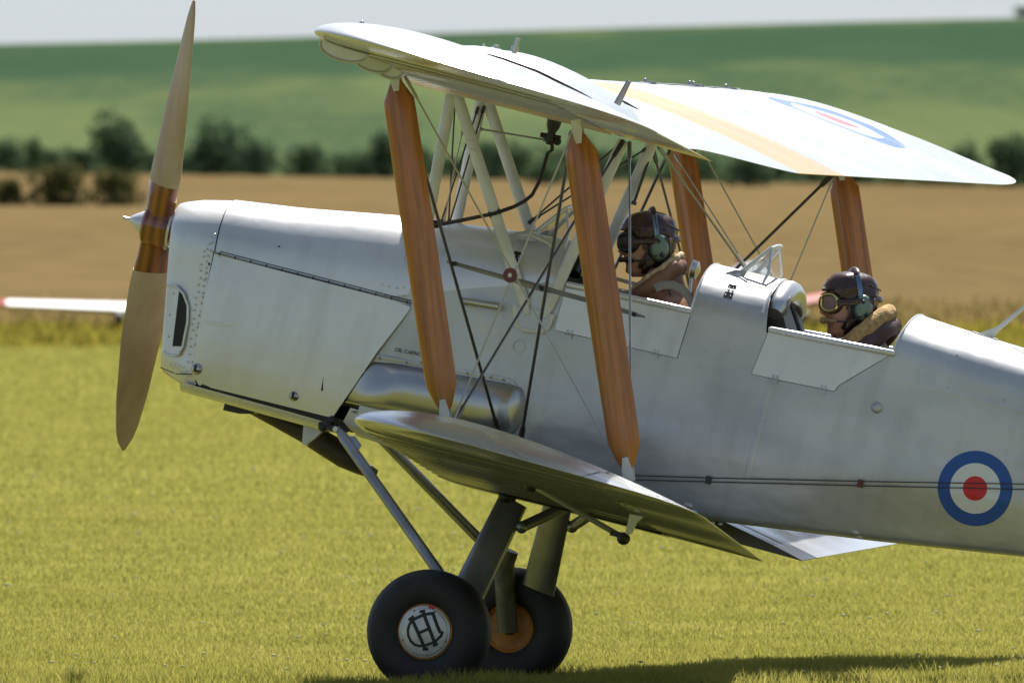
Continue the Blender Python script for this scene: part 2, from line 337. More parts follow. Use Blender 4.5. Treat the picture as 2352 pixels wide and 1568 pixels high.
def leaf_mat(name, c1, c2, c3, scale, trans=.45):
    m = bpy.data.materials.new(name); m.use_nodes = True; t = m.node_tree; t.nodes.clear(); n = t.nodes.new; l = t.links.new
    o = n('ShaderNodeOutputMaterial'); d = n('ShaderNodeBsdfDiffuse'); tr = n('ShaderNodeBsdfTranslucent'); ms = n('ShaderNodeMixShader'); ms.inputs[0].default_value = trans
    ge = n('ShaderNodeNewGeometry'); z = n('ShaderNodeTexNoise'); z.inputs['Scale'].default_value = scale; z.inputs['Detail'].default_value = 4
    l(ge.outputs['Position'], z.inputs['Vector'])
    r = n('ShaderNodeValToRGB'); r.color_ramp.elements[0].position = .3; r.color_ramp.elements[0].color = (*c1, 1); r.color_ramp.elements[1].position = .7; r.color_ramp.elements[1].color = (*c3, 1)
    e = r.color_ramp.elements.new(.5); e.color = (*c2, 1)
    mx = n('ShaderNodeMixRGB'); mx.inputs['Fac'].default_value = .28; l(z.outputs['Fac'], mx.inputs['Color1']); l(ge.outputs['Random Per Island'], mx.inputs['Color2'])
    l(mx.outputs[0], r.inputs['Fac']); l(r.outputs[0], d.inputs[0]); l(r.outputs[0], tr.inputs[0]); l(d.outputs[0], ms.inputs[1]); l(tr.outputs[0], ms.inputs[2]); l(ms.outputs[0], o.inputs[0]); return m
blade_m = leaf_mat('grass_blade', (.24, .24, .052), (.31, .29, .068), (.385, .345, .10), .9, .55)
blades('grass', [(48.2, 50.9, -2.7, 2.7, 4200, .035, .095, .0034), (50.9, 56, -2.9, 2.9, 5200, .014, .038, .0030), (56, 64, -3.4, 3.4, 3400, .012, .036, .0036), (64, 84, -4.2, 4.2, 1100, .012, .036, .005), (84, 130, -5.5, 5.5, 300, .012, .04, .009), (130, 194, -8.5, 8.5, 100, .012, .045, .016),
                 (48.2, 62, -7, -2.7, 300, .02, .05, .006), (48.2, 62, 2.7, 7, 300, .02, .05, .006)], blade_m, 'short yellow green turf under the biplane wheels')
# pale clover heads and bits of straw scattered in the turf
mb = MB()
for k in range(230):
    s_ = 49.5 + 45 * rng.random() ** 1.7; t_ = rng.uniform(-.045, .045) * s_; p = CAM + d0 * s_ + rt * t_; r_ = rng.uniform(.003, .006) * (1 + (s_ - 50) / 50); mb.ball((p.x, p.y, rng.uniform(.03, .055)), (r_ * rng.uniform(1, 2.2), r_, r_), 5, 3)
tag(mb.build('clover', mat('clover_head', (.50, .48, .30), .8), None, 60), 'pale clover heads dotted through the turf', 'flowers', kind='stuff')
rough_m = leaf_mat('rough_verge', (.26, .18, .07), (.32, .225, .10), (.20, .17, .055), .25, .4)
blades('verge_grass', [(216, 238, -12, 12, 30, .10, .36, .05)], rough_m, 'strip of tall dry grass along the edge of the wheat')
flow_m = leaf_mat('yellow_flowers', (.26, .22, .04), (.30, .24, .04), (.20, .20, .04), .15, .4)
blades('flower_strip', [(188, 217, -12, 12, 14, .05, .22, .08)], flow_m, 'strip of yellow flowers at the far edge of the turf')

# trees and hedge
bark = mat('bark', (.05, .04, .03), .9)
def crown_mesh(seed, nq, squash, lobes, base=True):
    r_ = np.random.default_rng(seed); vs = []; fs = []
    cs = [(r_.normal(0, .28), r_.normal(0, .28), r_.uniform(-.45, .35), r_.uniform(.35, .62)) for _ in range(lobes)] + [(.5 * math.cos(a), .5 * math.sin(a), -.7, .5) for a in np.linspace(0, 6.28, 6)[:-1] if base]; lobes = len(cs)
    for i in range(nq):
        c = cs[i % lobes]; v = r_.normal(size=3); v /= np.linalg.norm(v); rad = c[3] * (r_.uniform(.35, 1.0) ** .5) * r_.uniform(.8, 1.12)
        p = np.array([c[0] + v[0] * rad, c[1] + v[1] * rad, (c[2] + v[2] * rad) * squash])
        a = r_.normal(size=3); a /= np.linalg.norm(a); b = np.cross(a, r_.normal(size=3)); b /= np.linalg.norm(b); sz = r_.uniform(.05, .11)
        k = len(vs); vs += [p + a * sz, p + b * sz * .7, p - a * sz, p - b * sz * .7]; fs.append((k, k + 1, k + 2, k + 3))
    vs = np.array(vs); vs[:, 2] -= vs[:, 2].min(); vs[:, 2] /= vs[:, 2].max(); w_ = max(np.ptp(vs[:, 0]), np.ptp(vs[:, 1])); vs[:, :2] /= w_
    me = bpy.data.meshes.new('crown'); me.from_pydata([tuple(v) for v in vs], [], fs); me.update(); return me
dark_leaf = leaf_mat('dark_hedge_leaf', (.068, .112, .066), (.09, .142, .074), (.125, .18, .08), .25, .2)
warm_leaf = leaf_mat('olive_bush_leaf', (.055, .068, .028), (.09, .092, .035), (.14, .125, .045), .5, .25)
CR = []
for i in range(5):
    me = crown_mesh(20 + i, 1500, 1.1, 7 + i); me.materials.append(dark_leaf); CR.append(me)
CT = []
for i in range(4):
    me = crown_mesh(60 + i, 1800, 1.15, 9 + i, False); me.materials.append(dark_leaf); CT.append(me)
CW = []
for i in range(3):
    me = crown_mesh(40 + i, 1500, .8, 7); me.materials.append(warm_leaf); CW.append(me)
def trunk_mesh(h):
    mb = MB(); mb.path([(0, 0, -.05), (.02, 0, .2), (-.01, .02, .45), (.02, 0, .75)], [.045, .035, .028, .01], 7)
    mb.path([(0, 0, .3), (.12, .05, .55)], [.02, .006], 5); mb.path([(0, 0, .35), (-.12, -.04, .6)], [.02, .006], 5)
    me = bpy.data.meshes.new('trunk'); me.from_pydata(mb.v, [], mb.f); me.materials.append(bark); me.update(); return me
TR = trunk_mesh(1)
def tree(kind, px, s, wpx, hpx, mesh, label, group, base=None):
    t_ = (px - 1176) / FOC * s; wid = wpx / FOC * s; hgt = hpx / FOC * s
    p = CAM + d0 * s + rt * t_
    e = empty(kind, (p.x, p.y, hh(s, t_))); e.rotation_euler.z = rng.uniform(0, 6.28); tag(e, label, 'tree' if kind == 'tree' else 'bush', group)
    c = bpy.data.objects.new('crown', mesh); COL.objects.link(c); c.parent = e; c.scale = (wid, wid, hgt * 1.08); c.location.z = -hgt * .08
    k = bpy.data.objects.new('trunk', TR); COL.objects.link(k); k.parent = e; k.scale = (hgt * .8, hgt * .8, hgt)
    return e
HS = 1310
tree('tree', 285, HS, 155, 158, CT[0], 'dark rounded tree left of the upper propeller blade, tallest of the hedge trees', 'hedgerow trees')
tree('tree', 500, HS, 175, 150, CT[1], 'dark broad tree just right of the upper propeller blade', 'hedgerow trees')
tree('tree', 597, HS, 75, 92, CR[2], 'small dark tree right of the broad tree beside the propeller', 'hedgerow trees')
tree('tree', 80, HS, 55, 88, CR[3], 'slim dark tree at the far left of the hedge', 'hedgerow trees')
tree('tree', 885, HS, 100, 116, CT[2], 'dark tree half hidden by the near front wing strut', 'hedgerow trees')
tree('tree', 1130, HS, 120, 96, CR[1], 'low spreading tree seen between the white cabane struts', 'hedgerow trees')
tree('tree', 1345, HS, 100, 112, CT[3], 'dark tree just behind the near rear wing strut', 'hedgerow trees')
tree('tree', 2218, HS, 90, 116, CT[1], 'narrow dark tree near the far upper wing tip', 'hedgerow trees')
tree('tree', 2325, HS, 115, 132, CT[2], 'dark tree at the right edge of the photo beyond the wing tip', 'hedgerow trees')
tree('tree', 2352, 3020, 60, 28, CR[4], 'small dark tree on the skyline at the top right corner', None)
tree('bush', 18, 660, 110, 66, CW[0], 'olive bush at the left edge in the wheat field', 'bushes in the wheat field')
tree('bush', 135, 660, 165, 104, CW[1], 'tall olive bush in the wheat field, second from the left edge', 'bushes in the wheat field')
tree('bush', 268, 660, 165, 92, CW[2], 'yellowish bush in the wheat field just left of the propeller', 'bushes in the wheat field')
tree('bush', 1250, 1150, 110, 60, CR[2], 'dark bush in front of the hedge between cabane and rear strut', 'bushes before the hedge')
tree('bush', 1715, 1150, 140, 88, CR[3], 'dark round bush in front of the hedge under the far wing stripe', 'bushes before the hedge')
for i, px in enumerate(range(-160, 2560, 85)):
    tree('hedge_bush', px + rng.uniform(-14, 14), HS + 12 + rng.uniform(-6, 6), rng.uniform(125, 165), rng.uniform(56, 84), CR[i % 5], 'bush of the dark hedge that runs along the foot of the green hill', 'hedge bushes along the field edge')['category'] = 'hedge'
#@@PLANE
# ------------------------------------------------------------------ the biplane
plane = empty('biplane'); plane.rotation_mode = 'YXZ'; plane.rotation_euler = (-ROLL, PITCH, 0)
tag(plane, 'silver vintage biplane with orange wooden wing struts taxiing on the grass', 'biplane')
XS = [-1.60, -1.56, -1.52, -1.46, -1.34, -1.065, -.69, -.29, -.155, .554, .82, 1.36, 1.61, 1.81, 2.6, 3.6, 4.9]
ZC = [1.53, 1.555, 1.575, 1.595, 1.622, 1.656, 1.717, 1.764, 1.776, 1.829, 1.832, 1.826, 1.808, 1.796, 1.75, 1.69, 1.62]
def zc(x): return it(x, XS, ZC)
def zb(x): return it(x, [-1.6, -1.45, -1.37, -.67, -.34, .2, .77, 1.45, 2.04, 3.2, 4.9], [.93, .885, .864, .862, .842, .845, .87, .950, 1.030, 1.18, 1.38])
def zs(x): return it(x, [-1.6, -.6, -.3, 0., .55, .87, 1.4, 2.2, 4.9], [1.415, 1.415, 1.52, 1.615, 1.625, 1.628, 1.650, 1.60, 1.56])
def hw(x): return it(x, [-1.56, -1.535, -1.49, -1.42, -1.3, -.55, -.1, .4, .9, 1.4, 2.0, 3.2, 4.9], [.15, .185, .212, .228, .236, .262, .296, .312, .308, .292, .262, .17, .02])
def crz(x): return it(x, [-.6, 0, 4.9], [1.06, 1.092, 1.42])
CREASE = .044
def side(x, z):
    """half width of the fuselage at station x, height z"""
    W, s_, b_ = hw(x), zs(x), zb(x)
    if z >= s_:
        q = min(1, (z - s_) / max(1e-4, zc(x) - s_)); return W * (1 - q ** 2.15) ** (1 / 2.15)
    a = min(1, max(0, (x + .55) / .5)); ck = CREASE * a
    k = crz(x)
    off = -ck * .35 * (z - k) / (s_ - k) * 1.0 if z > k else -ck * (k - z) / (k - b_)
    off = off + ck * .35
    rr = .028 if x > -.5 else .075
    if z < b_ + rr:
        q = (b_ + rr - z) / rr; off -= rr * (1 - math.sqrt(max(0, 1 - q * q)))
    return max(.004, W + off)
def lower_section(x, n=22):
    s_, b_, k = zs(x), zb(x), crz(x); zz = []
    rr = .028 if x > -.5 else .075
    zz += list(np.linspace(s_, k, 9)) + list(np.linspace(k, b_ + rr, 7))[1:] + [b_ + rr * (1 - math.sin(RAD(a))) for a in (18, 36, 54, 72, 90)]
    return zz
def shear(x, z):    # the nose leans: lower front lip lies further aft
    f = max(0, min(1, (-1.18 - x) / .3)); return x + f * (1.56 - z) * .165
def skin(xs, x_add=None, dz=0, out=0., nose=False):
    rows = []
    for x in xs:
        zz = lower_section(x); near = []
        for z in zz:
            y = side(x, z) + out
            near.append((shear(x, z) if nose else x, -y, z))
        b_ = near[-1]
        rows.append(near + [(p[0], -p[1], p[2]) for p in near[::-1]])
    return rows
def deck_rows(xs, nth=25, out=0., nose=False, ends=None):
    rows = []
    for x in xs:
        row = []
        for j in range(nth + 1):
            a = math.pi * j / nth; c = math.cos(a); s_ = math.sin(a); e = 2 / 2.15
            y = -hw(x) * math.copysign(abs(c) ** e, c); z = zs(x) + (zc(x) - zs(x)) * s_ ** e
            xx = shear(x, z) if nose else x
            if ends: xx = ends(x, z)
            k = 1 + out / hw(x); row.append((xx, y * k, z + out * s_))
        rows.append(row)
    return rows
def lin(a, b, st): return list(np.linspace(a, b, max(2, int(round((b - a) / st)) + 1)))
# main fabric fuselage: lower shell, then the decks
mb = MB(); mb.grid(skin(lin(-.62, 4.9, .08)), cap0=True)
fus = mb.build('fuselage', dope, plane, 32)
mb = MB(); mb.grid(deck_rows(lin(-.62, .05, .06))); front_deck = mb.build('deck', cowl_m, plane, 60)
mb = MB(); mb.grid(deck_rows(lin(.565, .835, .04), ends=lambda x, z: x + .035 * max(0, (1.80 - z)) / .17 * (x - .565) / .27)); mid_deck = mb.build('deck', dope, plane, 60)
mb = MB(); mb.grid(deck_rows(lin(1.352, 4.9, .1), ends=lambda x, z: x + (max(0, z - 1.65) * .18 if x < 1.4 else 0))); rear_deck = mb.build('deck', dope, plane, 60)
# dark inside of both cockpits
for xa, xb in ((.02, .585), (.80, 1.385)):
    mb = MB(); rows = []
    for x in lin(xa, xb, .08):
        W = hw(x) - .012; top = zs(x) - .004
        fz_ = zb(x) + .09; rows.append([(x, -W, top), (x, -W * .94, fz_ + .04), (x, 0, fz_), (x, W * .94, fz_ + .04), (x, W, top)])
    mb.grid(rows)
    for x in (xa, xb): mb.add([(x, -hw(x) + .03, 1.07), (x, hw(x) - .03, 1.07), (x, hw(x) - .013, 1.6), (x, -hw(x) + .013, 1.6)], [(0, 1, 2, 3)])
    # instrument panel / bulkhead arcs under the decks
    mb.build('cockpit_lining', lint, plane, 30)
def bulkhead(x, name, m, sc_=.985, z0=None):
    row = deck_rows([x])[0]; z0 = z0 or zs(x); mb = MB()
    mb.add([(p[0], p[1] * sc_, z0 + (p[2] - z0) * sc_) for p in row], [tuple(range(len(row)))]); return mb.build(name, m, plane, 0)
bulkhead(.03, 'instrument_panel', lint); bulkhead(.80, 'instrument_panel', lint); bulkhead(1.38, 'bulkhead', dope); bulkhead(.59, 'bulkhead', dope)
# padded coaming rolls under the decks
def arc_pts(x, k, a0, a1, n=14, dz=0):
    pts = []
    for j in range(n + 1):
        a = math.pi * (a0 + (a1 - a0) * j / n); c = math.cos(a); s_ = math.sin(a)
        pts.append((x, -hw(x) * k * math.copysign(abs(c) ** .93, c), zs(x) + (zc(x) - zs(x)) * s_ ** .93 * k + dz))
    return pts
mb = MB(); mb.path(arc_pts(.868, .80, .14, .86), [.034] + [.046] * 13 + [.034], 12); mb.build('coaming_roll', tank_m, plane)
mb = MB(); mb.path(arc_pts(.075, .86, .10, .90), .03, 10); mb.build('coaming_roll', blackgloss, plane)
mb = MB(); mb.path(arc_pts(.836, 1.0, .10, .90, 24), .006, 6); mb.build('deck_edge', cowl_m, plane)
mb = MB(); mb.path([(p[0] + max(0, p[2] - 1.65) * .18, p[1], p[2]) for p in arc_pts(1.354, 1.0, .0, 1., 24)], .005, 6); mb.build('deck_edge', cowl_m, plane)
mb = MB(); mb.path(arc_pts(.566, 1.0, .0, 1., 24), .005, 6); mb.build('deck_edge', cowl_m, plane)
mb = MB(); mb.prism([(.86, 1.77), (.89, 1.72), (.955, 1.60), (.80, 1.60), (.80, 1.77)], -.20, .20); mb.build('instrument_panel', black, plane)
# engine cowling -------------------------------------------------------------
nxs = [-1.545, -1.541, -1.532, -1.515, -1.49, -1.46, -1.42, -1.37, -1.335]
mb = MB(); rows = []
for x in nxs:
    dk = deck_rows([x], 22, 0.001, True)[0]; lo = []
    for z in lower_section(x)[1:]: lo.append((shear(x, z), side(x, z), z))
    rows.append(dk + lo + [(p[0], -p[1], p[2]) for p in lo[::-1]])
mb.grid(rows, True, True)
nose = mb.build('nose_cowl', cowl_m, plane, 50)
mb = MB(); mb.grid(deck_rows(lin(-1.333, -.53, .05), 25, .004, True)); top_cowl = mb.build('top_cowl', cowl_m, plane, 60)
poly = [(-1.322, 1.412), (-.519, 1.404), (-.513, 1.388), (-.53, 1.345), (-.596, 1.20), (-.65, 1.06), (-.712, .908), (-1.262, .906), (-1.295, .94), (-1.312, 1.11), (-1.318, 1.26)]
def sub(poly, st=.06):
    o = []
    for (a, b), (c, d) in zip(poly, poly[1:] + poly[:1]):
        k = max(1, int(math.hypot(c - a, d - b) / st)); o += [(a + (c - a) * i / k, b + (d - b) * i / k) for i in range(k)]
    return o
def panel(poly, out, thick, name, m, sgn=-1, parent=None, st=.05, curve=None, smooth=30):
    """thin plate that lies on the fuselage side"""
    bm = bmesh.new(); ps = sub(poly, st); vs = [bm.verts.new((x, 0, z)) for x, z in ps]; f = bm.faces.new(vs)
    xs = sorted(set(round(v, 3) for v in np.arange(min(p[0] for p in poly), max(p[0] for p in poly), .09)[1:])); zz = np.arange(min(p[1] for p in poly), max(p[1] for p in poly), .06)[1:]
    for x in xs: bmesh.ops.bisect_plane(bm, geom=bm.verts[:] + bm.edges[:] + bm.faces[:], plane_co=(x, 0, 0), plane_no=(1, 0, 0))
    for z in zz: bmesh.ops.bisect_plane(bm, geom=bm.verts[:] + bm.edges[:] + bm.faces[:], plane_co=(0, 0, z), plane_no=(0, 0, 1))
    for v in bm.verts: v.co.y = sgn * (side(v.co.x, v.co.z) + out + (curve(v.co.x, v.co.z) if curve else 0))
    r_ = bmesh.ops.extrude_face_region(bm, geom=bm.faces[:])
    for g in r_['geom']:
        if isinstance(g, bmesh.types.BMVert): g.co.y -= sgn * thick
    bmesh.ops.recalc_face_normals(bm, faces=bm.faces)
    me = bpy.data.meshes.new(name); bm.to_mesh(me); bm.free(); return link(name, me, m, parent or plane, smooth)
for sg in (-1, 1):
    panel(poly, .006, .004, 'side_cowl', cowl_m, sg, curve=lambda x, z: .012 * math.sin(max(0, min(1, (x + 1.32) / .8)) * math.pi) + .010 * math.sin(max(0, min(1, (z - .9) / .5)) * math.pi))
# lower cowl with the dark slit above it
mb = MB(); rows = []
for x in lin(-1.335, -.735, .06):
    q = max(0, min(1, (x + 1.335) / .6)); zt = .900 - .012 * q; W = side(x, .95) + .004; zbm = zb(x) - .004 - .012 * q; h = zt - zbm
    sec = [(x, -W + .012, zt), (x, -W + .002, zt)] + [(x, -(W - .085) - .085 * math.cos(RAD(a)), zbm + h * .98 * (1 - math.sin(RAD(a)))) for a in (0, 15, 30, 45, 60, 75, 90)]
    rows.append(sec + [(p[0], -p[1], p[2]) for p in sec[::-1]])
mb.grid(rows); lower_cowl = mb.build('lower_cowl', cowl_m, plane, 50)
for sg in (-1, 1): MB().add([(x, sg * (side(x, .95) + .004), z) for x, z in ((-1.25, .913), (-1.25, .902), (-.73, .885), (-.705, .945))], [(0, 1, 2, 3)]).build('cowl_gap', slot, plane, 0)
# piano hinge along the cowl
for sg in (-1, 1):
    mb = MB(); mb.path([(x, sg * (side(x, 1.412) + .007), it(x, [-1.33, -.51], [1.417, 1.409])) for x in lin(-1.33, -.515, .1)], .0045, 6)
    hg = mb.build('hinge', steel, plane)
    mb = MB()
    for x in lin(-1.30, -.53, .062): mb.box((x, sg * (side(x, 1.412) + .0085), it(x, [-1.33, -.51], [1.417, 1.409])), (.004, .008, .011))
    for dz in (.0095, -.0095): mb.path([(x, sg * (side(x, 1.412) + .0062), it(x, [-1.33, -.51], [1.417, 1.409]) + dz) for x in (-1.30, -.9, -.515)], .0016, 4)
    mb.build('hinge_gap', slot, hg, 0)
# cowl seams
mb = MB()
mb.path([Vector(p) * 1 for p in [(q[0], q[1] * 1.014, q[2]) for q in deck_rows([-1.334], 25, .003, True)[0]]], .0022, 5)
mb.path([(x, -side(x, z) - .003, z) for x, z in ((-1.325, 1.412), (-1.318, 1.26), (-1.312, 1.11))], .0022, 5)
mb.path([(x, -side(x, z) - .004, z) for x, z in ((-1.43, .935), (-1.36, .925), (-1.27, .945))], .002, 5)
tag(mb.build('cowl_seam', slot, plane, 0), kind='stuff')
# air intake in the port side of the nose
def on_side(px, py, y=-.235, out=0.):
    p = P(px, py, y); return p.x, p.z
ipoly = [on_side(*q) for q in ((384, 655), (404, 660), (420, 676), (430, 702), (429, 740), (418, 796), (408, 812), (393, 814), (376, 806))]
panel(ipoly, .004, .006, 'air_intake', cowl_m, -1, st=.02)
dpoly = [on_side(*q) for q in ((411, 668), (422, 682), (428, 704), (427, 738), (416, 795), (396, 795))]
panel(dpoly, .0065, .004, 'intake_opening', slot, -1, st=.02)
mb = MB(); mb.path([(x, -side(x, z) - .006, z) for x, z in [on_side(*q) for q in ((382, 654), (404, 658), (421, 674), (432, 702), (431, 740), (420, 797), (410, 814), (393, 817), (374, 808))]], .0055, 7)
mb.build('intake_rim', cowl_m, plane)
# rivets on the nose
mb = MB(); rpos = []
for (a, b, c, d, k) in ((478, 560, 455, 740, 14), (466, 575, 440, 745, 12), (490, 540, 470, 640, 7), (440, 760, 425, 850, 6), (452, 750, 440, 850, 6), (420, 840, 380, 838, 5), (400, 856, 440, 864, 5), (450, 880, 490, 888, 5), (395, 676, 384, 775, 3), (880, 655, 930, 660, 4), (885, 675, 930, 682, 4), (500, 590, 470, 760, 8), (892, 940, 940, 955, 2)):
    for i in range(k): rpos.append((a + (c - a) * i / max(1, k - 1) + rng.uniform(-2.5, 2.5), b + (d - b) * i / max(1, k - 1) + rng.uniform(-3, 3)))
for i, (u, v) in enumerate(rpos):
    x, z = on_side(u, v, -.24); y = -side(x, z) - .006; mb.ball((x, y, z), (.0042, .003, .0042), 6, 4)
tag(mb.build('rivets', cowl_m, plane), kind='stuff')
# latches and the slot of the side cowl, small holes
for (u, v) in ((452, 847), (678, 909)):
    x, z = on_side(u, v, -.25); y = -side(x, z) - .014
    mb = MB(); mb.lathe([(.0005, .014), (.012, .013), (.020, .006), (.023, -.004)], (x, y, z), 'y', 16, sgn=-1); lt = mb.build('cowl_latch', tank_m, plane)
    mb = MB(); mb.box((x - .003, y - .015, z + .002), (.009, .006, .026)); mb.box((x + .004, y - .014, z - .008), (.018, .005, .006)); mb.build('latch_tongue', slot, lt)
mb = MB(); a, b = on_side(748, 842, -.25), on_side(743, 897, -.25)
mb.path([(q[0], -side(*q) - .013 - .006, q[1]) for q in (a, b)], .0055, 6)
for (u, v) in ((701, 771), (690, 783), (807, 814), (640, 565), (683, 879), (660, 895), (705, 897), (480, 607)):
    q = on_side(u, v, -.25); mb.ball((q[0], -side(*q) - .014, q[1]), (.0045, .004, .0045), 6, 4)
tag(mb.build('cowl_slot', slot, plane), kind='stuff')
# propeller and spinner
hub = P(372, 522, 0); PX = -1.615; hz = hub.z
sp = MB(); sp.lathe([(.0005, -.125), (.012, -.118), (.030, -.095), (.055, -.055), (.072, -.01), (.078, .03), (.078, .06)], (PX, 0, hz), 'x', 28); sp.path([(PX - .145, 0, hz), (PX - .11, 0, hz)], .007, 8)
prop = empty('propeller', (PX, 0, hz)); prop.parent = plane
spin = sp.build('spinner', cowl_m, prop); spin.matrix_parent_inverse = Matrix.Translation((-PX, 0, -hz))
PHI = RAD(19)
def blade(sgn, r0, r1, n_, name, m, k=0.):
    rows = []
    for i in range(n_ + 1):
        r_ = r0 + (r1 - r0) * i / n_; q = r_ / .945
        ch = it(q, [0, .12, .25, .5, .75, .9, .97, 1.0], [.125, .130, .165, .185, .165, .120, .070, .012]) + k
        th = it(q, [0, .15, .3, .6, 1], [.125, .115, .06, .03, .010]) + k
        tw = RAD(it(q, [0, .15, .4, .7, 1], [66, 62, 46, 34, 28]))
        sec = []
        for j in range(14):
            a = 2 * math.pi * j / 14; u, v_ = math.cos(a) * ch / 2, math.sin(a) * th / 2 * (1 if math.sin(a) > 0 else .55)
            # chord lies in the disc, tilted by the pitch angle
            cx = -u * math.sin(tw) - v_ * math.cos(tw); cl = (u * math.cos(tw) - v_ * math.sin(tw)) * 1.0
            z = r_; y = cl * sgn
            yy = y * math.cos(PHI) - z * sgn * math.sin(PHI); z2 = y * math.sin(PHI) * 1. + z * sgn * math.cos(PHI)
            sec.append((cx, yy, z2))
        rows.append(sec)
    mb = MB(); mb.grid(rows, True, True, True); return mb.build(name, m, prop, 50)
for sg in (1, -1):
    blade(sg, 0.0, .185, 6, 'blade_root', propw)
    bl = blade(sg, .185, .945, 18, 'blade', propg, .0015)
hubm = MB(); hubm.lathe([(.001, -.055), (.075, -.055), (.085, -.045), (.085, .045), (.06, .06), (.001, .06)], (0, 0, 0), 'x', 24); hubm.build('propeller_hub', propw, prop)

# ------------------------------------------------------------------ wings
def foil(u, th=1., cam_=.034):
    u = max(0., min(1., u)); yt = 5 * .098 * (.2969 * math.sqrt(u) - .126 * u - .3516 * u * u + .2843 * u ** 3 - .1015 * u ** 4)
    p = .38; yc = cam_ / p ** 2 * (2 * p * u - u * u) if u < p else cam_ / (1 - p) ** 2 * (1 - 2 * p + 2 * p * u - u * u)
    return (yc + yt) * th, (yc - yt) * th
def wing_pt(W, y, u, top):
    """W: dict with functions le(y), te(y), zle(y), zte(y), tip0, tip1"""
    le, te = W['le'](y), W['te'](y); c = te - le; th = 1.
    if y > W['tip0']:
        t_ = min(1, (y - W['tip0']) / (W['tip1'] - W['tip0'])); k = 1 - math.sqrt(max(0, 1 - t_ ** 2.2)); le += c * .36 * k; te -= c * .20 * k; th = math.sqrt(max(.0, 1 - t_ ** 1.7)) * .97 + .03
    x = le + (te - le) * u; z = W['zle'](y) + (W['zte'](y) - W['zle'](y)) * ((x - W['le'](y)) / c)
    if y > W['tip0']: z += .012 * t_
    a, b = foil(u, th); c2 = te - le
    rb = (y - .55) / .285; sag = math.sin(math.pi * (rb % 1.)) ** 1.0 * (.8 + .45 * math.sin(5.3 * math.floor(rb))) if .5 < y < 4.15 else 0; cen = math.sin(math.pi * u) ** .6
    if top: return x, z + a * c2 - .008 * sag * cen * (u > .04)
    return x, z + b * c2 + .019 * sag * cen
def wing_part(W, ya, yb, u0, u1, sgn, mb, cap=True):
    ys = sorted(set(list(np.round(np.arange(ya, min(yb, 4.0), .0178), 4)) + [ya, yb] + [y for y in np.linspace(max(4.0, ya), W['tip1'], 16) if ya < y < yb]))
    if u0 <= 0: us = [(1 - math.cos(math.pi * i / 34 * .5 * 2)) / 2 for i in range(18)]; us = [u for u in us if u < .5] ; us += list(np.linspace(.5, 1, 10)); us = [min(u, 1) * u1 for u in us]
    else: us = list(np.linspace(u0, u1, 7))
    rows = []
    for y in ys:
        row = [(*wing_pt(W, y, u, True), ) for u in us[::-1]] + [(*wing_pt(W, y, u, False),) for u in (us[1:] if u0 <= 0 else us)]
        rows.append([(p[0], sgn * y, p[1]) for p in row])
    mb.grid(rows, True, cap, cap); return mb
UW = dict(te=lambda y: .633 + .113 * (y - 1) - .25 * sm((.97 - y) / .62), le=lambda y: .633 + .113 * (y - 1) - 1.30, zte=lambda y: 2.192 + .036 * y + .028 * sm((.97 - y) / .62), zle=lambda y: 2.246 + .038 * y, tip0=3.80, tip1=4.42)
LW = dict(te=lambda y: 1.095 + .108 * (y - .5), le=lambda y: 1.055 + .111 * (y - .5) - 1.30, zte=lambda y: .786 + .0755 * (y - .5), zle=lambda y: .826 + .0755 * (y - .5), tip0=3.80, tip1=4.42)
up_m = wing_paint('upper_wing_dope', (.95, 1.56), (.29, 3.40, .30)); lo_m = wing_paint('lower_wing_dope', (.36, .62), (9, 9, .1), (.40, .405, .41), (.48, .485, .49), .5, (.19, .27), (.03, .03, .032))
for sg in (-1, 1):
    mb = MB(); wing_part(UW, .34 if False else .02, 4.42, 0, 1, sg, mb); uw = mb.build('upper_wing', up_m, plane, 50)
    # leading edge slat
    mb = MB(); rows = []
    for y in lin(2.35, 3.70, .0675):
        le = UW['le'](y); z = UW['zle'](y); lp = [wing_pt(UW, y, u, True) for u in (.0, .012, .04, .08, .13)]; lo_ = wing_pt(UW, y, .01, False)
        rows.append([(lo_[0] - .002, sg * y, lo_[1] - .006)] + [(p[0] - .007 * (1 - i / 5), sg * y, p[1] + .007) for i, p in enumerate(lp)] + [(lp[-1][0], sg * y, lp[-1][1] + .002), (lp[2][0], sg * y, lp[2][1] + .001)])
    mb.grid(rows, True, True, True); slat = mb.build('slat', up_m, uw, 60)
    mb = MB()
    for y in (2.5, 3.1, 3.15, 3.6): q = wing_pt(UW, y, .12, True); mb.box((q[0], sg * y, q[1] + .008), (.06, .010, .010)); mb.ball((q[0] - .02, sg * y, q[1] + .012), .008, 8, 6)
    tag(mb.build('slat_hinge', steel, slat), kind='stuff')
    mb = MB(); wing_part(LW, .27, 4.42, 0, .715, sg, mb); wing_part(LW, .42, 1.80, .7155, 1, sg, mb); lw = mb.build('lower_wing', lo_m, plane, 50)
    mb = MB(); wing_part(LW, 1.812, 4.42, .7235, 1, sg, mb); al = mb.build('aileron', lo_m, lw, 50)
    # rib stitching tape on the undersides: narrow raised strips along the chord
    for W, par, m_ in ((UW, uw, up_m), (LW, lw, lo_m)):
        mb = MB()
        for k in range(13):
            y = .55 + .285 * k; pts = [(*[wing_pt(W, y, u, False)[i] for i in (0,)], sg * y, wing_pt(W, y, u, False)[1] - .0015) for u in np.linspace(.03, .70, 12)]
            mb.grid([[(p[0], p[1] - .010, p[2]), (p[0], p[1], p[2] - .003), (p[0], p[1] + .010, p[2])] for p in pts])
        tag(mb.build('rib_tape', m_, par, 60), kind='stuff')
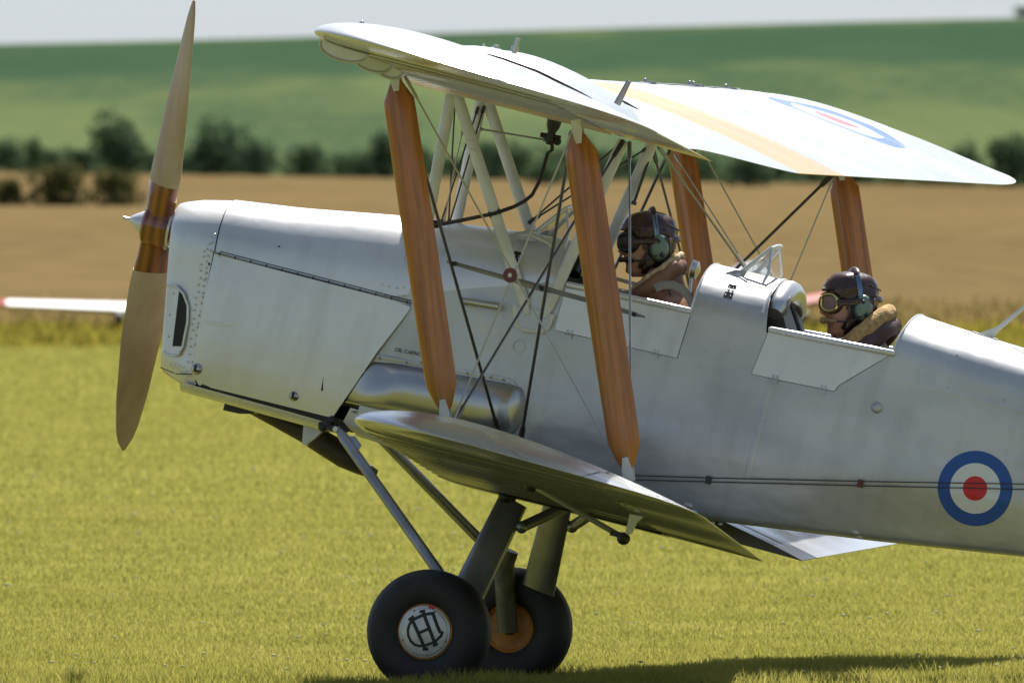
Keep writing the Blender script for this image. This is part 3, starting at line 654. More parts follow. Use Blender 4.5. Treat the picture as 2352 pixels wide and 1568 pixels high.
# fairing lobes under the near upper leading edge
for sg in (-1, 1):
    for (u0, v0, u1, v1, dep, yy) in ((738, 94, 848, 124, 30, -3.95), (816, 124, 902, 151, 26, -3.55), (867, 141, 928, 166, 25, -3.15)):
        a = P(u0, v0, yy); b = P(u1, v1, yy); d_ = b - a; nn = Vector((-d_.z, 0, d_.x)).normalized(); nn = -nn if nn.z > 0 else nn
        Lh = d_.length / 2; c = (a + b) / 2; dp = dep / 652
        poly = []
        for i in range(15):
            q = math.pi * i / 14; e = 1.25 if i < 7 else 1.
            poly.append(c - d_.normalized() * (Lh * math.cos(q)) + nn * (dp * math.sin(q) ** .8 * (1.12 - .10 * i / 14)))
        mb = MB(); mb.prism([(p.x, p.z) for p in poly], sg * (abs(yy) + .012), sg * (abs(yy) - .012)); ff = mb.build('slat_fairing', cream, plane, 30)
        mb = MB(); mb.path([(p.x, sg * (abs(yy) + .011), p.z) for p in poly], .006, 6); mb.build('fairing_rim', dope, ff)
# fuel tank in the centre section
mb = MB(); rows = []
for i in range(15):
    q = 2 * i / 14 - 1; y = .46 * q; e = (1 - abs(q) ** 6) ** .5; row = []
    for u in np.linspace(0, 1, 20):
        x = -.72 + .80 * u; zt = wing_pt(UW, abs(y) if abs(y) > .02 else .02, min(1, (x - UW['le'](.3)) / 1.02), True)[1]
        row.append((x, y, zt - .01 + e * (.010 + .108 * max(0, math.sin(math.pi * u ** .8)) ** .5)))
    rows.append(row)
mb.grid(rows); tank = mb.build('fuel_tank', up_m, plane, 60)
for sg in (-1, 1):
    mb = MB(); pts = [(-.49 + .52 * q, sg * (.475), it(-.49 + .52 * q, [-.49, -.38, -.2, .03], [2.405, 2.41, 2.39, 2.338]) + .004) for q in np.linspace(0, 1, 12)]
    mb.path([(p[0], p[1], p[2] - (.012 if sg > 0 else 0)) for p in pts], [.002, .003, .004, .005, .005, .005, .006, .006, .006, .006, .005, .002], 6); mb.build('tank_seam', slot, tank)
gx = P(1181, 118, 0)
mb = MB(); mb.path([gx - Vector((0, 0, .02)), gx + Vector((0.002, 0, .052))], .010, 10); mb.path([gx, gx + Vector((0, 0, .018))], .015, 10); mb.build('fuel_gauge', tank_m, tank)
fx = P(1138, 116, 0); mb = MB(); mb.lathe([(.0, .022), (.012, .022), (.012, .01), (.022, .008), (.022, -.02)], tuple(fx), 'z', 14); mb.path([fx + Vector((-.05, 0, -.02)), fx + Vector((-.05, 0, .014))], .006, 8); mb.build('filler_cap', tank_m, tank)
a, b = P(1417, 240, -.5), P(1445, 186, -.5); mb = MB(); mb.path([a, b], [.014, .010], 10, .6); mb.build('vent_post', steel, plane)
a = P(1915, 303, 2.6)
for dx in (0, .02):
    pass
# ------------------------------------------------------------------ struts
def strut(a, b, wid, thick, taper, name, m, chord=(1, 0, 0), parent=None, prof=None):
    """flat streamlined board from a to b"""
    a, b = Vector(a), Vector(b); d_ = (b - a); L_ = d_.length; d_.normalize(); c = Vector(chord); c = (c - d_ * c.dot(d_)).normalized(); nrm = d_.cross(c); rows = []
    for q, k in taper:
        row = []
        for j in range(16):
            t_ = 2 * math.pi * j / 16; u = math.cos(t_); v = math.sin(t_)
            row.append(a + d_ * (L_ * q) + c * (u * wid / 2 * k) + nrm * (v * thick / 2 * (.55 + .45 * k) * (1 - .25 * u)))
        rows.append(row)
    mb = MB(); mb.grid(rows, True, True, True); return mb.build(name, m, parent or plane, 50)
TP = [(0, .25), (.012, .42), (.062, .98), (.10, 1.0), (.5, 1.03), (.88, 1.0), (.925, .96), (.985, .48), (1, .25)]
YS = 2.78
for sg in (-1, 1):
    for (tx, ty, bx_, by_, wd) in ((909, 182, 1023, 945, 74), (1328, 302, 1442, 1078, 77)):
        a = P(tx, ty, -YS); b = P(bx_, by_, -YS); a.y *= -sg; b.y *= -sg
        st_ = strut(a, b, wd / 630, .042, TP, 'interplane_strut', wood)
        d_ = (b - a).normalized()
        for e, p, s_ in ((-1, a, 1), (1, b, 1)):
            # metal end fitting: two plates and a pin
            ax = d_ * e; mb = MB(); sd = Vector((1, 0, 0)) - ax * ax.x; sd.normalize()
            for yy in (-.020, .020):
                base = p + Vector((0, yy, 0)); pl = [base - ax * .045 + sd * .010, base - ax * .045 - sd * .010, base - sd * .019 + ax * .0, base - sd * .017 + ax * .042, base + sd * .017 + ax * .042, base + sd * .019]
                mb.add(pl + [q + Vector((0, .003 * (1 if yy > 0 else -1), 0)) for q in pl], [tuple(range(6)), tuple(range(6, 12))] + [(i, (i + 1) % 6, 6 + (i + 1) % 6, 6 + i) for i in range(6)])
            mb.path([p + ax * .03 + Vector((0, -.03, 0)), p + ax * .03 + Vector((0, .03, 0))], .006, 8); mb.path([p - ax * .03 + Vector((0, -.026, 0)), p - ax * .03 + Vector((0, .026, 0))], .004, 8)
            mb.build('end_fitting', cream, st_, 30)
# cabane struts
CB = ((1037, 214, 975, 545, -.29, -.27), (1048, 214, 1212, 722, -.29, -.315), (1432, 322, 1250, 728, -.29, -.315))
for (u0, v0, u1, v1, y0, y1) in CB:
    for sg in (-1, 1):
        a = P(u0, v0, y0); b = P(u1, v1, y1)
        if sg > 0: a.y *= -1; b.y *= -1
        mb = MB(); d_ = b - a; mb.path([a + d_ * q for q in (0, .03, .5, .93, 1)], [.019, .0235, .0235, .022, .012], 14, .62, (0, 1, 0)); mb.build('cabane_strut', cream, plane, 60)
mb = MB()
for q in (.22, .262): c = P(1048, 214, -.29).lerp(P(1212, 722, -.315), q); mb.lathe([(.0255, -.003), (.027, 0), (.0255, .003)], tuple(c), 'z', 14)
tag(mb.build('strut_clip', cream, plane), kind='stuff')
for sg in (-1, 1):   # padded fairing where the cabane struts meet the fuselage
    pts = [P(u, v, -.32) for u, v in ((1181, 702), (1186, 745), (1200, 757), (1245, 762), (1258, 752), (1270, 722))]
    ip = [(p.x, p.z) for p in pts]
    mb = MB(); mb.path([(x, sg * (side(x, z) + .008), z) for x, z in ip], .010, 8); fr_ = mb.build('strut_fairing', cream, plane)
    pl = panel([(p.x, p.z) for p in pts] + [(P(1240, 714, -.32).x, P(1240, 714, -.32).z), (P(1200, 704, -.32).x, P(1200, 704, -.32).z)], .012, .012, 'fairing_plate', dope, sg, fr_)
# ------------------------------------------------------------------ bracing wires
def wire(u0, v0, y0, u1, v1, y1, m=wire_l, r_=.0035, both=True, name='bracing_wire', ends=True):
    a, b = P(u0, v0, y0), P(u1, v1, y1)
    for sg in ((-1, 1) if both else (-1,)):
        if sg > 0: a = Vector((a.x, -a.y, a.z)); b = Vector((b.x, -b.y, b.z))
        mb = MB(); d_ = b - a; L_ = d_.length
        mb.path([a + d_ * q for q in (0, .05, .06, .94, .95, 1)], [r_ * 1.9, r_ * 1.9, r_, r_, r_ * 1.9, r_ * 1.9] if ends else r_, 6, caps=True); mb.build(name, m, plane)
wire(930, 175, -YS, 1432, 1086, -YS, wire_l, .0036)            # incidence pair crossing at the disc
wire(1316, 300, -YS, 1040, 968, -YS, wire_l, .0036)
wire(918, 190, -YS, 1148, 1003, -.36, wire_d, .0062)           # flying wires
wire(1314, 305, -YS, 1195, 1018, -.36, wire_d, .0062)
wire(1430, 325, -.30, 1040, 972, -YS, wire_d, .0055)           # landing wires
wire(1446, 328, -.30, 1448, 1075, -YS, steel, .0045)
wire(1045, 235, -.28, 1030, 520, .0, wire_d, .0035); wire(1062, 300, -.27, 1018, 515, -.1, wire_l, .003, False); wire(1098, 247, .27, 1010, 520, -.2, wire_d, .0035, False)
wire(1425, 328, .29, 1215, 512, -.12, wire_d, .004, False); wire(1490, 338, .29, 1225, 505, .05, wire_d, .004, False); wire(1500, 340, .3, 1455, 470, .25, wire_d, .006, False)
wire(1100, 296, -.2, 1255, 322, -.1, wire_l, .0045, False, 'control_rod')
# round marker where the incidence wires cross, and the spacer rod
c = P(1172, 632, -YS - .006)
for sg in (-1, 1):
    mb = MB(); q = (c.x, sg * abs(c.y), c.z); mb.lathe([(.0, .007), (.026, .007), (.0275, 0), (.026, -.007), (.0, -.007)], q, 'y', 28); dk = mb.build('wire_disc', redm, plane)
    mb = MB(); mb.lathe([(.0, .0095), (.0075, .0095), (.0085, .006)], q, 'y', 12, sgn=sg); mb.lathe([(.0, .0095), (.0075, .0095), (.0085, .006)], q, 'y', 12, sgn=-sg); mb.build('disc_boss', cream, dk)
pts = [P(u, v, y) for u, v, y in ((1026, 601, -1.55), (1046, 606, -1.55), (1050, 607, -1.55), (1160, 638, -1.55), (1190, 646, -1.55), (1196, 648, -1.55), (1246, 662, -1.55), (1270, 668, -1.55), (1380, 698, -1.55), (1440, 716, -1.55), (1458, 722, -1.55), (1482, 728, -1.55))]
for sg in (-1, 1):
    mb = MB(); mb.path([(p.x, sg * abs(p.y), p.z) for p in pts], [.004, .010, .0075, .0095, .0095, .0125, .0125, .0095, .0095, .0085, .009, .003], 8); jr = mb.build('spacer_rod', steel, plane)
    for i in (1, 6, 10): p = pts[i]; MB().path([(p.x, sg * abs(p.y) - .02, p.z), (p.x, sg * abs(p.y) + .02, p.z)], .009, 8).build('rod_clamp', black, jr)
# fuel pipe from the tank sump
pts = [P(u, v, y) for u, v, y in ((1268, 305, -.12), (1268, 345, -.14), (1258, 352, -.15), (1240, 415, -.2), (1222, 448, -.24), (1205, 462, -.27), (1180, 475, -.29), (1137, 490, -.32), (1060, 506, -.31), (998, 518, -.28))]
mb = MB(); mb.path(pts, .0075, 8); fp = mb.build('fuel_pipe', darkpipe, plane)
mb = MB(); c = P(1137, 490, -.30); dd = (P(1150, 486, -.30) - P(1124, 494, -.30)).normalized(); mb.path([c - dd * .022, c + dd * .022], .017, 10); c = P(1000, 515, -.28); mb.ball(c, (.02, .012, .016), 8, 6); mb.build('pipe_clamp', blackgloss, fp)
mb = MB(); c = P(1270, 292, -.12); mb.lathe([(.0, .035), (.030, .030), (.026, .0), (.016, -.02), (.020, -.04), (.013, -.07), (.0, -.07)], tuple(c), 'z', 12); mb.path([c + Vector((-.04, 0, -.04)), c + Vector((.04, 0, -.035))], .010, 8); mb.ball(c + Vector((.03, 0, -.05)), .016, 8, 6); mb.build('fuel_cock', black, plane)
# far side wires that do not mirror the near ones
wire(1551, 357, 1.6, 1716, 616, .30, steel, .003, False)
# ------------------------------------------------------------------ undercarriage
mirr = (-1, 1)
HX, HZ, HY = -.039, .232, .80
for sg in mirr:
    wh = empty('wheel', (HX, sg * HY, HZ)); wh.parent = plane
    mb = MB(); pr = [(.098, -.07)]
    for i in range(19):
        a = math.pi * (i / 18); rr_ = .155 + .082 * math.sin(a) ** .85; pr.append(((rr_ + (.0022 if i in (4, 7, 11, 14) else 0)) if 0 < i < 18 else .125, -.090 * math.copysign(abs(math.cos(a)) ** .8, math.cos(a))))
    pr.append((.098, .07)); mb.lathe(pr, (0, 0, 0), 'y', 64); mb.build('tyre', rubber, wh, 60)
    mb = MB(); mb.lathe([(.03, -.055), (.05, -.050), (.085, -.052), (.098, -.068), (.108, -.072), (.112, -.06), (.1, .06), (.106, .078), (.101, .080), (.09, .06)], (0, 0, 0), 'y', 48, sgn=sg); mb.build('rim', orange, wh, 30)
    mb = MB(); mb.lathe([(.0, .100), (.06, .098), (.088, .092), (.0905, .089), (.099, .086), (.1005, .080)], (0, 0, 0), 'y', 48, sgn=sg); cap = mb.build('hub_cap', capm, wh, 30)
    mb = MB(); yy = sg * .0995
    def E_(q): # emblem coordinates in hub pixels -> wheel plane
        return (q[0] - 742) / 335 * .0985, -(q[1] - 958) / 335 * .0985
    def stroke(pts, wd):
        pts = [Vector(E_(p)) for p in pts]; wd = wd / 335 * .0985 / 2; Lf = []; Rt = []
        for i, p in enumerate(pts):
            d_ = (pts[min(i + 1, len(pts) - 1)] - pts[max(0, i - 1)]).normalized(); nn = Vector((-d_.y, d_.x)); Lf.append(p + nn * wd); Rt.append(p - nn * wd)
        def yo(p): r_ = math.hypot(p.x, p.y); return sg * (it(r_, [0, .06, .088, .1], [.100, .098, .092, .086]) + .0018)
        mb.grid([[(a.x * (-sg if False else 1), yo(a), a.y), (b.x, yo(b), b.y)] for a, b in zip(Lf, Rt)])
    for pts_, wd in ((((548, 838), (612, 915), (680, 1000), (745, 1085), (808, 1165)), 44), (((668, 708), (740, 815), (800, 895), (860, 985), (930, 1080)), 46), (((685, 985), (740, 945), (795, 905)), 40),
                    (((505, 862), (560, 792)), 34), (((622, 722), (690, 690)), 34), (((778, 1180), (850, 1160)), 38), (((902, 1108), (952, 1060)), 38),
                    (((560, 845), (620, 795), (690, 742), (760, 712), (820, 690)), 40), (((800, 700), (850, 775), (905, 855), (950, 910), (992, 915)), 44),
                    (((982, 915), (970, 960), (930, 1025), (870, 1080), (800, 1125), (730, 1150), (660, 1148), (600, 1115), (555, 1060), (530, 990), (530, 925), (550, 860)), 34)):
        stroke(pts_, wd)
    if sg < 0: mb.build('emblem', ink, cap, 0, fix=True)
    mb = MB()
    for a in (75, 130, 215, 290, 350): mb.ball((.089 * math.cos(RAD(a)), sg * .092, .089 * math.sin(RAD(a))), .0045, 6, 4)
    tag(mb.build('cap_screws', orange, cap), kind='stuff')
    mb = MB(); mb.box((.004, sg * .089, .098), (.022, .006, .012)); mb.build('valve_mark', red, cap)
# oleo legs: broad fairings, near ones measured then mirrored
def leg(poly, yt, yb, thick, sgn):
    """fairing outline (top-front, top-rear, bottom-rear, bottom-front) in the side view"""
    tf, trr, br, bf = [Vector((p.x, 0, p.z)) for p in poly]; rows = []
    for i in range(9):
        q = i / 8; f = tf.lerp(bf, q); r_ = trr.lerp(br, q); y = yt + (yb - yt) * q; row = []
        for j in range(20):
            a = 2 * math.pi * j / 20; u = math.cos(a); v = math.sin(a); pp = (f + r_) / 2 + (r_ - f) / 2 * (math.copysign(abs(u) ** .6, u)); row.append((pp.x, sgn * (y + thick / 2 * math.copysign(abs(v) ** .7, v)), pp.z))
        rows.append(row)
    mb = MB(); mb.grid(rows, True, True, True); return mb.build('undercarriage_leg', steel, plane, 50)
npoly = [P(1149, 1133, -.45), P(1209, 1166, -.45), P(1112, 1376, -.68), P(1040, 1345, -.68)]
for sg in mirr:
    lg = leg(npoly, .45, .68, .07, sg)
    c0 = Vector((.10, sg * .60, .52)); 
    mb = MB(); qa, qb = P(1158, 1296, .675), P(1166, 1452, .69)
    mb.path([(qa.x + .01, sg * .67, qa.z + (.06 if sg > 0 else -.09)), (qa.x, sg * .675, qa.z + (0 if sg > 0 else -.1)), (qb.x, sg * .69, qb.z)], [.036, .041, .041], 16); mb.path([(HX, sg * .66, HZ), (HX, sg * .86, HZ)], .02, 12)
    mb.build('oleo_cylinder', olive, plane)
    mb = MB(); top = (npoly[0] + npoly[1]) / 2
    mb.path([(top.x - .01, sg * .42, top.z + .09), (top.x - .02, sg * .45, top.z - .03)], .024, 10); mb.ball((npoly[0].x + .03, sg * .49, npoly[0].z - .005), (.028, .02, .025), 10, 6); mb.build('leg_joint', black, lg)
    a, b = P(776, 986, -.33), P(1046, 1360, -.67); a.y = sg * .33; b = a.lerp(Vector((qa.x, sg * .665, qa.z)), 1.1 if sg < 0 else 1)
    mb = MB(); dd = b - a; mb.path([a, a + dd * .05, a + dd * .5, b], [.012, .021, .021, .021], 12, .7, (0, 1, 0));  rr2 = mb.build('radius_rod', steel, plane)
    mb = MB(); a2 = a + dd * .05; cx = Vector((dd.z, 0, -dd.x)).normalized(); cx = cx if cx.x > 0 else -cx
    pts = [a + dd * .04, a + dd * .17, a + dd * .15 + cx * .040, a + dd * .09 + cx * .040]; mb.add([(p.x, p.y - .004, p.z) for p in pts] + [(p.x, p.y + .004, p.z) for p in pts], [(0, 1, 2, 3), (4, 5, 6, 7), (0, 1, 5, 4), (1, 2, 6, 5), (2, 3, 7, 6), (3, 0, 4, 7)]); mb.build('step_plate', steel, rr2, 0)
    a, b = P(1198, 1210, -.5), P(1325, 1150, -.35); a.y = sg * .5; b.y = sg * .33
    mb = MB(); mb.path([a, b], .022, 10, .7, (0, 1, 0)); mb.ball(a, .025, 8, 6); mb.build('bracing_strut', steel, plane)
# engine bearer foot where the radius rod meets the fuselage
for sg in mirr:
    mb = MB()
    for (u, v, r_) in ((752, 972, .022), (762, 965, .018), (742, 980, .02), (771, 984, .016)): p = P(u, v, -.27); mb.ball((p.x, sg * .27, p.z), r_, 10, 6)
    a, b = P(735, 975, -.26), P(775, 986, -.30); mb.path([(a.x, sg * .25, a.z), (b.x, sg * .31, b.z)], .014, 8); mb.build('rod_fitting', black, plane)
    mb = MB(); p = P(771, 985, -.34); mb.lathe([(0, .012), (.010, .012), (.013, .006), (.013, -.02)], (p.x, sg * .335, p.z), 'y', 12, sgn=sg); mb.build('bolt_head', tank_m, plane)
# scoop, exhaust pipe and drain under the cowl
mb = MB(); pts = [P(u, v, 0) for u, v in ((528, 925), (524, 942), (560, 950), (590, 950), (606, 942), (600, 930))]; mb.prism([(p.x, p.z) for p in pts] + [(pts[-1].x + .02, pts[-1].z + .05), (pts[0].x, pts[0].z + .05)], -.09, .02); mb.build('oil_scoop', black, plane, 30)
mb = MB(); rows = []
for (u, v, wv, hv) in ((560, 915, .05, .04), (640, 962, .05, .035), (700, 992, .052, .040), (735, 1012, .055, .045), (790, 1045, .06, .048), (828, 1072, .06, .030), (860, 1088, .05, .02)):
    p = P(u, v, .12); rows.append([(p.x + .25 * hv * math.sin(a), .12 + wv * math.cos(a), p.z + hv * math.sin(a)) for a in np.linspace(0, 2 * math.pi, 13)[:-1]])
mb.grid(rows, True, True, True); mb.build('exhaust_pipe', darkpipe, plane, 50)
mb = MB(); pts = [P(u, v, -.08) for u, v in ((700, 970), (696, 1018), (707, 1024), (712, 1015), (728, 1004), (748, 985), (735, 960))]; mb.prism([(p.x, p.z) for p in pts], -.10, -.06); mb.build('drain_fairing', dope, plane, 20)
# aileron gear under the lower wings
for sg in mirr:
    a, b, c = P(1232, 1120, -2.35), P(1418, 1226, -2.35), P(1432, 1236, -2.35)
    mb = MB(); mb.path([(a.x, sg * 2.35, a.z), (b.x, sg * 2.35, b.z)], .0105, 8); mb.build('aileron_rod', tank_m, plane)
    mb = MB(); mb.ball((c.x, sg * 2.35, c.z), (.026, .02, .024), 10, 6); mb.box((b.x, sg * 2.35, b.z), (.05, .03, .02)); mb.ball((a.x - .02, sg * 2.35, a.z + .01), (.03, .025, .03), 8, 6); tag(mb.build('rod_joint', black, plane), kind='stuff')
    pts = [P(u, v, -2.35) for u, v in ((1447, 1180), (1478, 1186), (1462, 1200), (1452, 1225), (1436, 1228))]
    mb = MB(); mb.prism([(p.x, p.z) for p in pts], sg * 2.35 - .008, sg * 2.35 + .008); mb.build('aileron_horn', cream, plane, 20)
    e = P(1010, 1050, -3.0); mb = MB(); mb.path([(e.x + .014 * math.cos(t_), sg * 3.0, e.z + .014 * math.sin(t_)) for t_ in np.linspace(0, 6.28, 13)], .003, 6); mb.path([(e.x, sg * 3.0, e.z + .014), (e.x, sg * 3.0, e.z + .04)], .004, 6); mb.build('tie_ring', steel, plane)
#@@DETAIL
# ------------------------------------------------------------------ fuselage details
def sp_(u, v, y=-.30): p = P(u, v, y); return p.x, p.z
# cockpit doors, hinges, sill rolls
doors = ([sp_(*q) for q in ((1300, 661), (1274, 757), (1557, 822), (1589, 716))], [sp_(*q) for q in ((1768, 758), (1728, 858), (1780, 870), (1917, 898), (1926, 885), (2042, 816))])
for i, (dp_, hs) in enumerate(zip(doors, (((1308, 768), (1507, 813)), ((1781, 871), (1891, 895))))):
    for sg in mirr:
        dr = panel(dp_, .004, .004, 'cockpit_door', cowl_m, sg)
        mb = MB(); ring = sub(dp_, .06); mb.path([(x, sg * (side(x, z) + .0012), z) for x, z in ring + ring[:1]][: (len(ring) if i == 0 else len(ring)) + 1], .0022, 4); mb.build('door_gap', slot, dr, 0)
        for (u, v) in hs:
            x, z = sp_(u, v); mb = MB(); y = sg * (side(x, z) + .006); mb.box((x, y, z - .008), (.026, .004, .013)); mb.box((x - .008, y, z + .010), (.007, .004, .014)); mb.box((x + .008, y, z + .010), (.007, .004, .014)); mb.path([(x - .016, y + sg * .002, z), (x + .016, y + sg * .002, z)], .003, 6); mb.build('door_hinge', dope, dr)
for (xa, xb, u0, v0, u1, v1) in ((0, 0, 1300, 652, 1590, 715), (0, 0, 1766, 756, 2055, 812)):
    for sg in mirr:
        a, b = P(u0, v0, -.31), P(u1, v1, -.31)
        mb = MB(); mb.path([(a.x + (b.x - a.x) * q, sg * (side(a.x + (b.x - a.x) * q, 1.6) + .006), a.z + (b.z - a.z) * q + .0) for q in (0, .02, .2, .5, .8, .98, 1)], [.008, .013, .0135, .0135, .0135, .013, .008], 10); mb.build('sill_roll', cowl_m, plane)
# oil tank on the port side with its flange
mb = MB(); rows = []
for q in np.linspace(0, 1, 26):
    x = -.72 + .745 * q; endk = 1 if q < .86 else math.sqrt(max(0, 1 - ((q - .86) / .14) ** 2)) * .55 + .45
    k0 = 1 if q < .86 else math.sqrt(max(0.0, 1 - ((q - .86) / .14) ** 2))
    zt = it(x, [-.7, .03], [1.160, 1.208]); zl = it(x, [-.7, .03], [.975, 1.0]); zm = (zt + zl) / 2; hz_ = (zt - zl) / 2 * (1 if q < .93 else math.sqrt(max(0, 1 - ((q - .93) / .07) ** 2 * .75)))
    row = []
    for a in np.linspace(-math.pi / 2, math.pi / 2, 15):
        z_ = zm + hz_ * math.sin(a); edge = -.712 + (z_ - .908) / .292 * .116 + .006; xx = max(x, edge); kk = sm((xx - edge) / .16) * .62 + .38
        row.append((xx, -side(xx, zm) + .02 - (.075 * k0 ** .8 + .022) * kk * math.cos(a) ** .75, z_))
    rows.append(row)
mb.grid(rows, cap1=True); ot = mb.build('oil_tank', tank_m, plane, 50)
fl = [(860, 818), (960, 835), (1060, 852), (1150, 868), (1178, 876), (1188, 890), (1189, 930), (1180, 965), (1165, 990), (1152, 999)]
mb = MB(); mb.path([(sp_(u, v)[0], -side(*sp_(u, v)) - .003, sp_(u, v)[1]) for u, v in fl], .009, 6, .5, (0, 1, 0)); mb.build('tank_flange', dope, ot)
mb = MB()
for (u, v) in ((868, 822), (930, 832), (1073, 857), (1128, 866), (1158, 872), (905, 943), (966, 833)): x, z = sp_(u, v); mb.lathe([(0, .009), (.005, .008), (.006, 0)], (x, -side(x, z) - .004, z), 'y', 8, sgn=-1)
tag(mb.build('flange_screws', steel, ot), kind='stuff')
panel([sp_(*q) for q in ((800, 936), (985, 985), (975, 1057), (800, 990), (782, 968))], .003, .004, 'belly_panel', dope, -1)
panel([sp_(*q) for q in ((945, 715), (1005, 730), (1012, 845), (876, 812), (905, 775))], .003, .004, 'label_panel', dope, -1)
def text(s, size, name, m, x, z, ang, parent, out=.008, xs=1.):
    cu = bpy.data.curves.new('lettering', 'FONT'); cu.body = s; cu.size = size; cu.extrude = .0002; cu.align_x = 'LEFT'
    o = bpy.data.objects.new('tmp', cu); COL.objects.link(o); dg = bpy.context.evaluated_depsgraph_get(); me = bpy.data.meshes.new_from_object(o.evaluated_get(dg)); bpy.data.objects.remove(o)
    ca, sa = math.cos(ang), math.sin(ang)
    for v in me.vertices:
        u, w_ = v.co.x * xs, v.co.y; X = x + u * ca - w_ * sa; Z = z + u * sa + w_ * ca; v.co = (X, -side(X, Z) - out - v.co.z, Z)
    return link(name, me, m, parent, 0)
x, z = sp_(902, 806); text('OIL CAPACITY 2.1 GALLS', .021, 'lettering', ink, x, z, RAD(3), plane)
x, z = sp_(803, 943); text('F', .03, 'lettering', ink, x, z, RAD(-70), plane)
# bumps, inspection rings, placards, handle
mb = MB(); x, z = sp_(2017, 936, -.27); y = side(x, z); mb.lathe([(0, .012), (.012, .010), (.021, .004), (.025, -.004)], (x, -y, z), 'y', 20, sgn=-1); mb.build('access_dome', dope, plane)
mb = MB()
for (u, v, r_) in ((1193, 795, .024), (978, 765, .024), (935, 592, .024)): x, z = sp_(u, v); mb.path([(x + r_ * math.cos(t_), -side(x, z + r_ * math.sin(t_)) - .001, z + r_ * math.sin(t_)) for t_ in np.linspace(0, 2 * math.pi, 21)], .0022, 5)
tag(mb.build('inspection_ring', dope, plane), kind='stuff')
mb = MB()
for (u, v, r_) in ((1580, 1160, .016), (1592, 1175, .013), (1568, 1172, .012), (1962, 1222, .012), (1970, 1232, .010), (2195, 815, .006), (2176, 890, .006), (2305, 918, .006), (1685, 775, .006), (1677, 806, .006), (1665, 840, .005), (1575, 1165, .01), (1632, 1200, .008), (1650, 1203, .008)): x, z = sp_(u, v, -.29); mb.ball((x, -side(x, z), z), (r_ * 1.2, r_ * .28, r_ * .8), 8, 6)
tag(mb.build('fabric_bumps', dope, plane), kind='stuff')
def placard(u, v, w_, h_, y):
    x, z = sp_(u, v, y); pp = [(x - w_ / 2, z - h_ / 2), (x + w_ / 2, z - h_ / 2), (x + w_ / 2, z + h_ / 2), (x - w_ / 2, z + h_ / 2)]
    o = panel(pp, .004, .004, 'switch_plate', blackgloss, -1, st=.05); mb = MB()
    for dx, dz in ((-.008, .012), (.008, .012), (-.010, -.018), (.010, -.018), (-.008, .003), (.008, .003)): mb.ball((x + dx, -side(x + dx, z + dz) - .006, z + dz), .0035, 6, 4)
    tag(mb.build('switches', tank_m, o), kind='stuff')
placard(1678, 668, .034, .052, -.25); placard(1184, 594, .034, .055, -.27)
a, b = P(1062, 690, -.32), P(1148, 704, -.32); mb = MB(); mb.path([a + Vector((0, -.02, 0)), b + Vector((0, -.02, 0))], [.012, .015], 12); mb.path([a + Vector((.01, .03, -.012)), a + Vector((.01, -.03, -.012))], .006, 6); mb.path([a + Vector((0, .03, .0)), a + Vector((0, -.03, .012))], .006, 6); mb.build('pipe_stub', tank_m, plane)
# roundel painted on the fuselage side, a thin conforming disc in three colours
for sg in mirr:
    cx, cz = sp_(2242, 1121, -.265); mb = MB()
    for mi, (r0, r1) in enumerate(((0, .047), (.047, .0965), (.0965, .1435))):
        mb.cur = mi; rows = []
        for rr_ in np.linspace(r0, r1, 5): rows.append([(cx + rr_ * math.cos(a), sg * (side(cx + rr_ * math.cos(a), cz + rr_ * math.sin(a)) + .0025), cz + rr_ * math.sin(a)) for a in np.linspace(0, 2 * math.pi, 65)])
        mb.grid(rows)
    mb.build('roundel', [red, white, blue], plane, 0)
# control cables along the side
for sg in mirr:
    for pts in (((1450, 1091), (1628, 1097), (1975, 1105), (2352, 1111), (2800, 1120)), ((1450, 1101), (1628, 1106), (1975, 1115), (2352, 1123), (2800, 1133))):
        mb = MB(); q = [P(u, v, -.31) for u, v in pts]; mb.path([(p.x, sg * (side(p.x, p.z) + .012), p.z) for p in q], .0022, 5); mb.build('control_cable', wire_d, plane)
    for (u, v, m_) in ((1628, 1102, wire_d), (1976, 1110, redm)):
        p = P(u, v, -.31); mb = MB(); mb.box((p.x, sg * (side(p.x, p.z) + .009), p.z), (.02, .018, .030)); mb.box((p.x, sg * (side(p.x, p.z) + .02), p.z + .004), (.012, .006, .014)); mb.build('cable_guide', m_, plane)
for sg in mirr:
    for (z0, z1, xa, xb) in ((1.575, 1.535, 1.42, 4.6), (1.36, 1.45, 1.25, 4.6)):
        mb = MB(); xs_ = lin(xa, xb, .12); zz_ = [z0 + (z1 - z0) * (x - xa) / (xb - xa) for x in xs_]
        mb.grid([[(x, sg * (side(x, z + dz) + (.0022 if dz == 0 else .0006)), z + dz) for dz in (-.013, -.010, 0, .010, .013)] for x, z in zip(xs_, zz_)]); mb.build('fabric_tape', dope, plane, 30)
    for xa in (.93, 2.35):
        zz_ = np.linspace(1.05 if xa < 2 else 1.12, 1.44 if xa < 1 else 1.58, 12)
        mb = MB(); mb.grid([[(xa + dx, sg * (side(xa + dx, z) + (.0018 if abs(dx) < .01 else .0005)), z) for dx in (-.014, -.009, .009, .014)] for z in zz_]); mb.build('fabric_tape', dope, plane, 30)
scuff = mat('chipped_paint', (.66, .66, .64), .4, .3)
mb = MB(); q_ = [on_side(u, v, -.25) for u, v in ((470, 738), (492, 742), (515, 746), (540, 742), (560, 748), (590, 768), (620, 780), (655, 790), (690, 805), (730, 818), (770, 826), (810, 838), (860, 862))]
mb.grid([[(x, -side(x, z) - .0228 - .0006, z - w_ * (1 + .6 * math.sin(i * 2.1))) , (x, -side(x, z) - .0228 - .0006, z + w_ * .7)] for i, ((x, z), w_) in enumerate(zip(q_, (.003, .006, .007, .008, .010, .008, .006, .006, .005, .006, .004, .003, .001)))]); mb.build('scuff_mark', scuff, plane, 0)
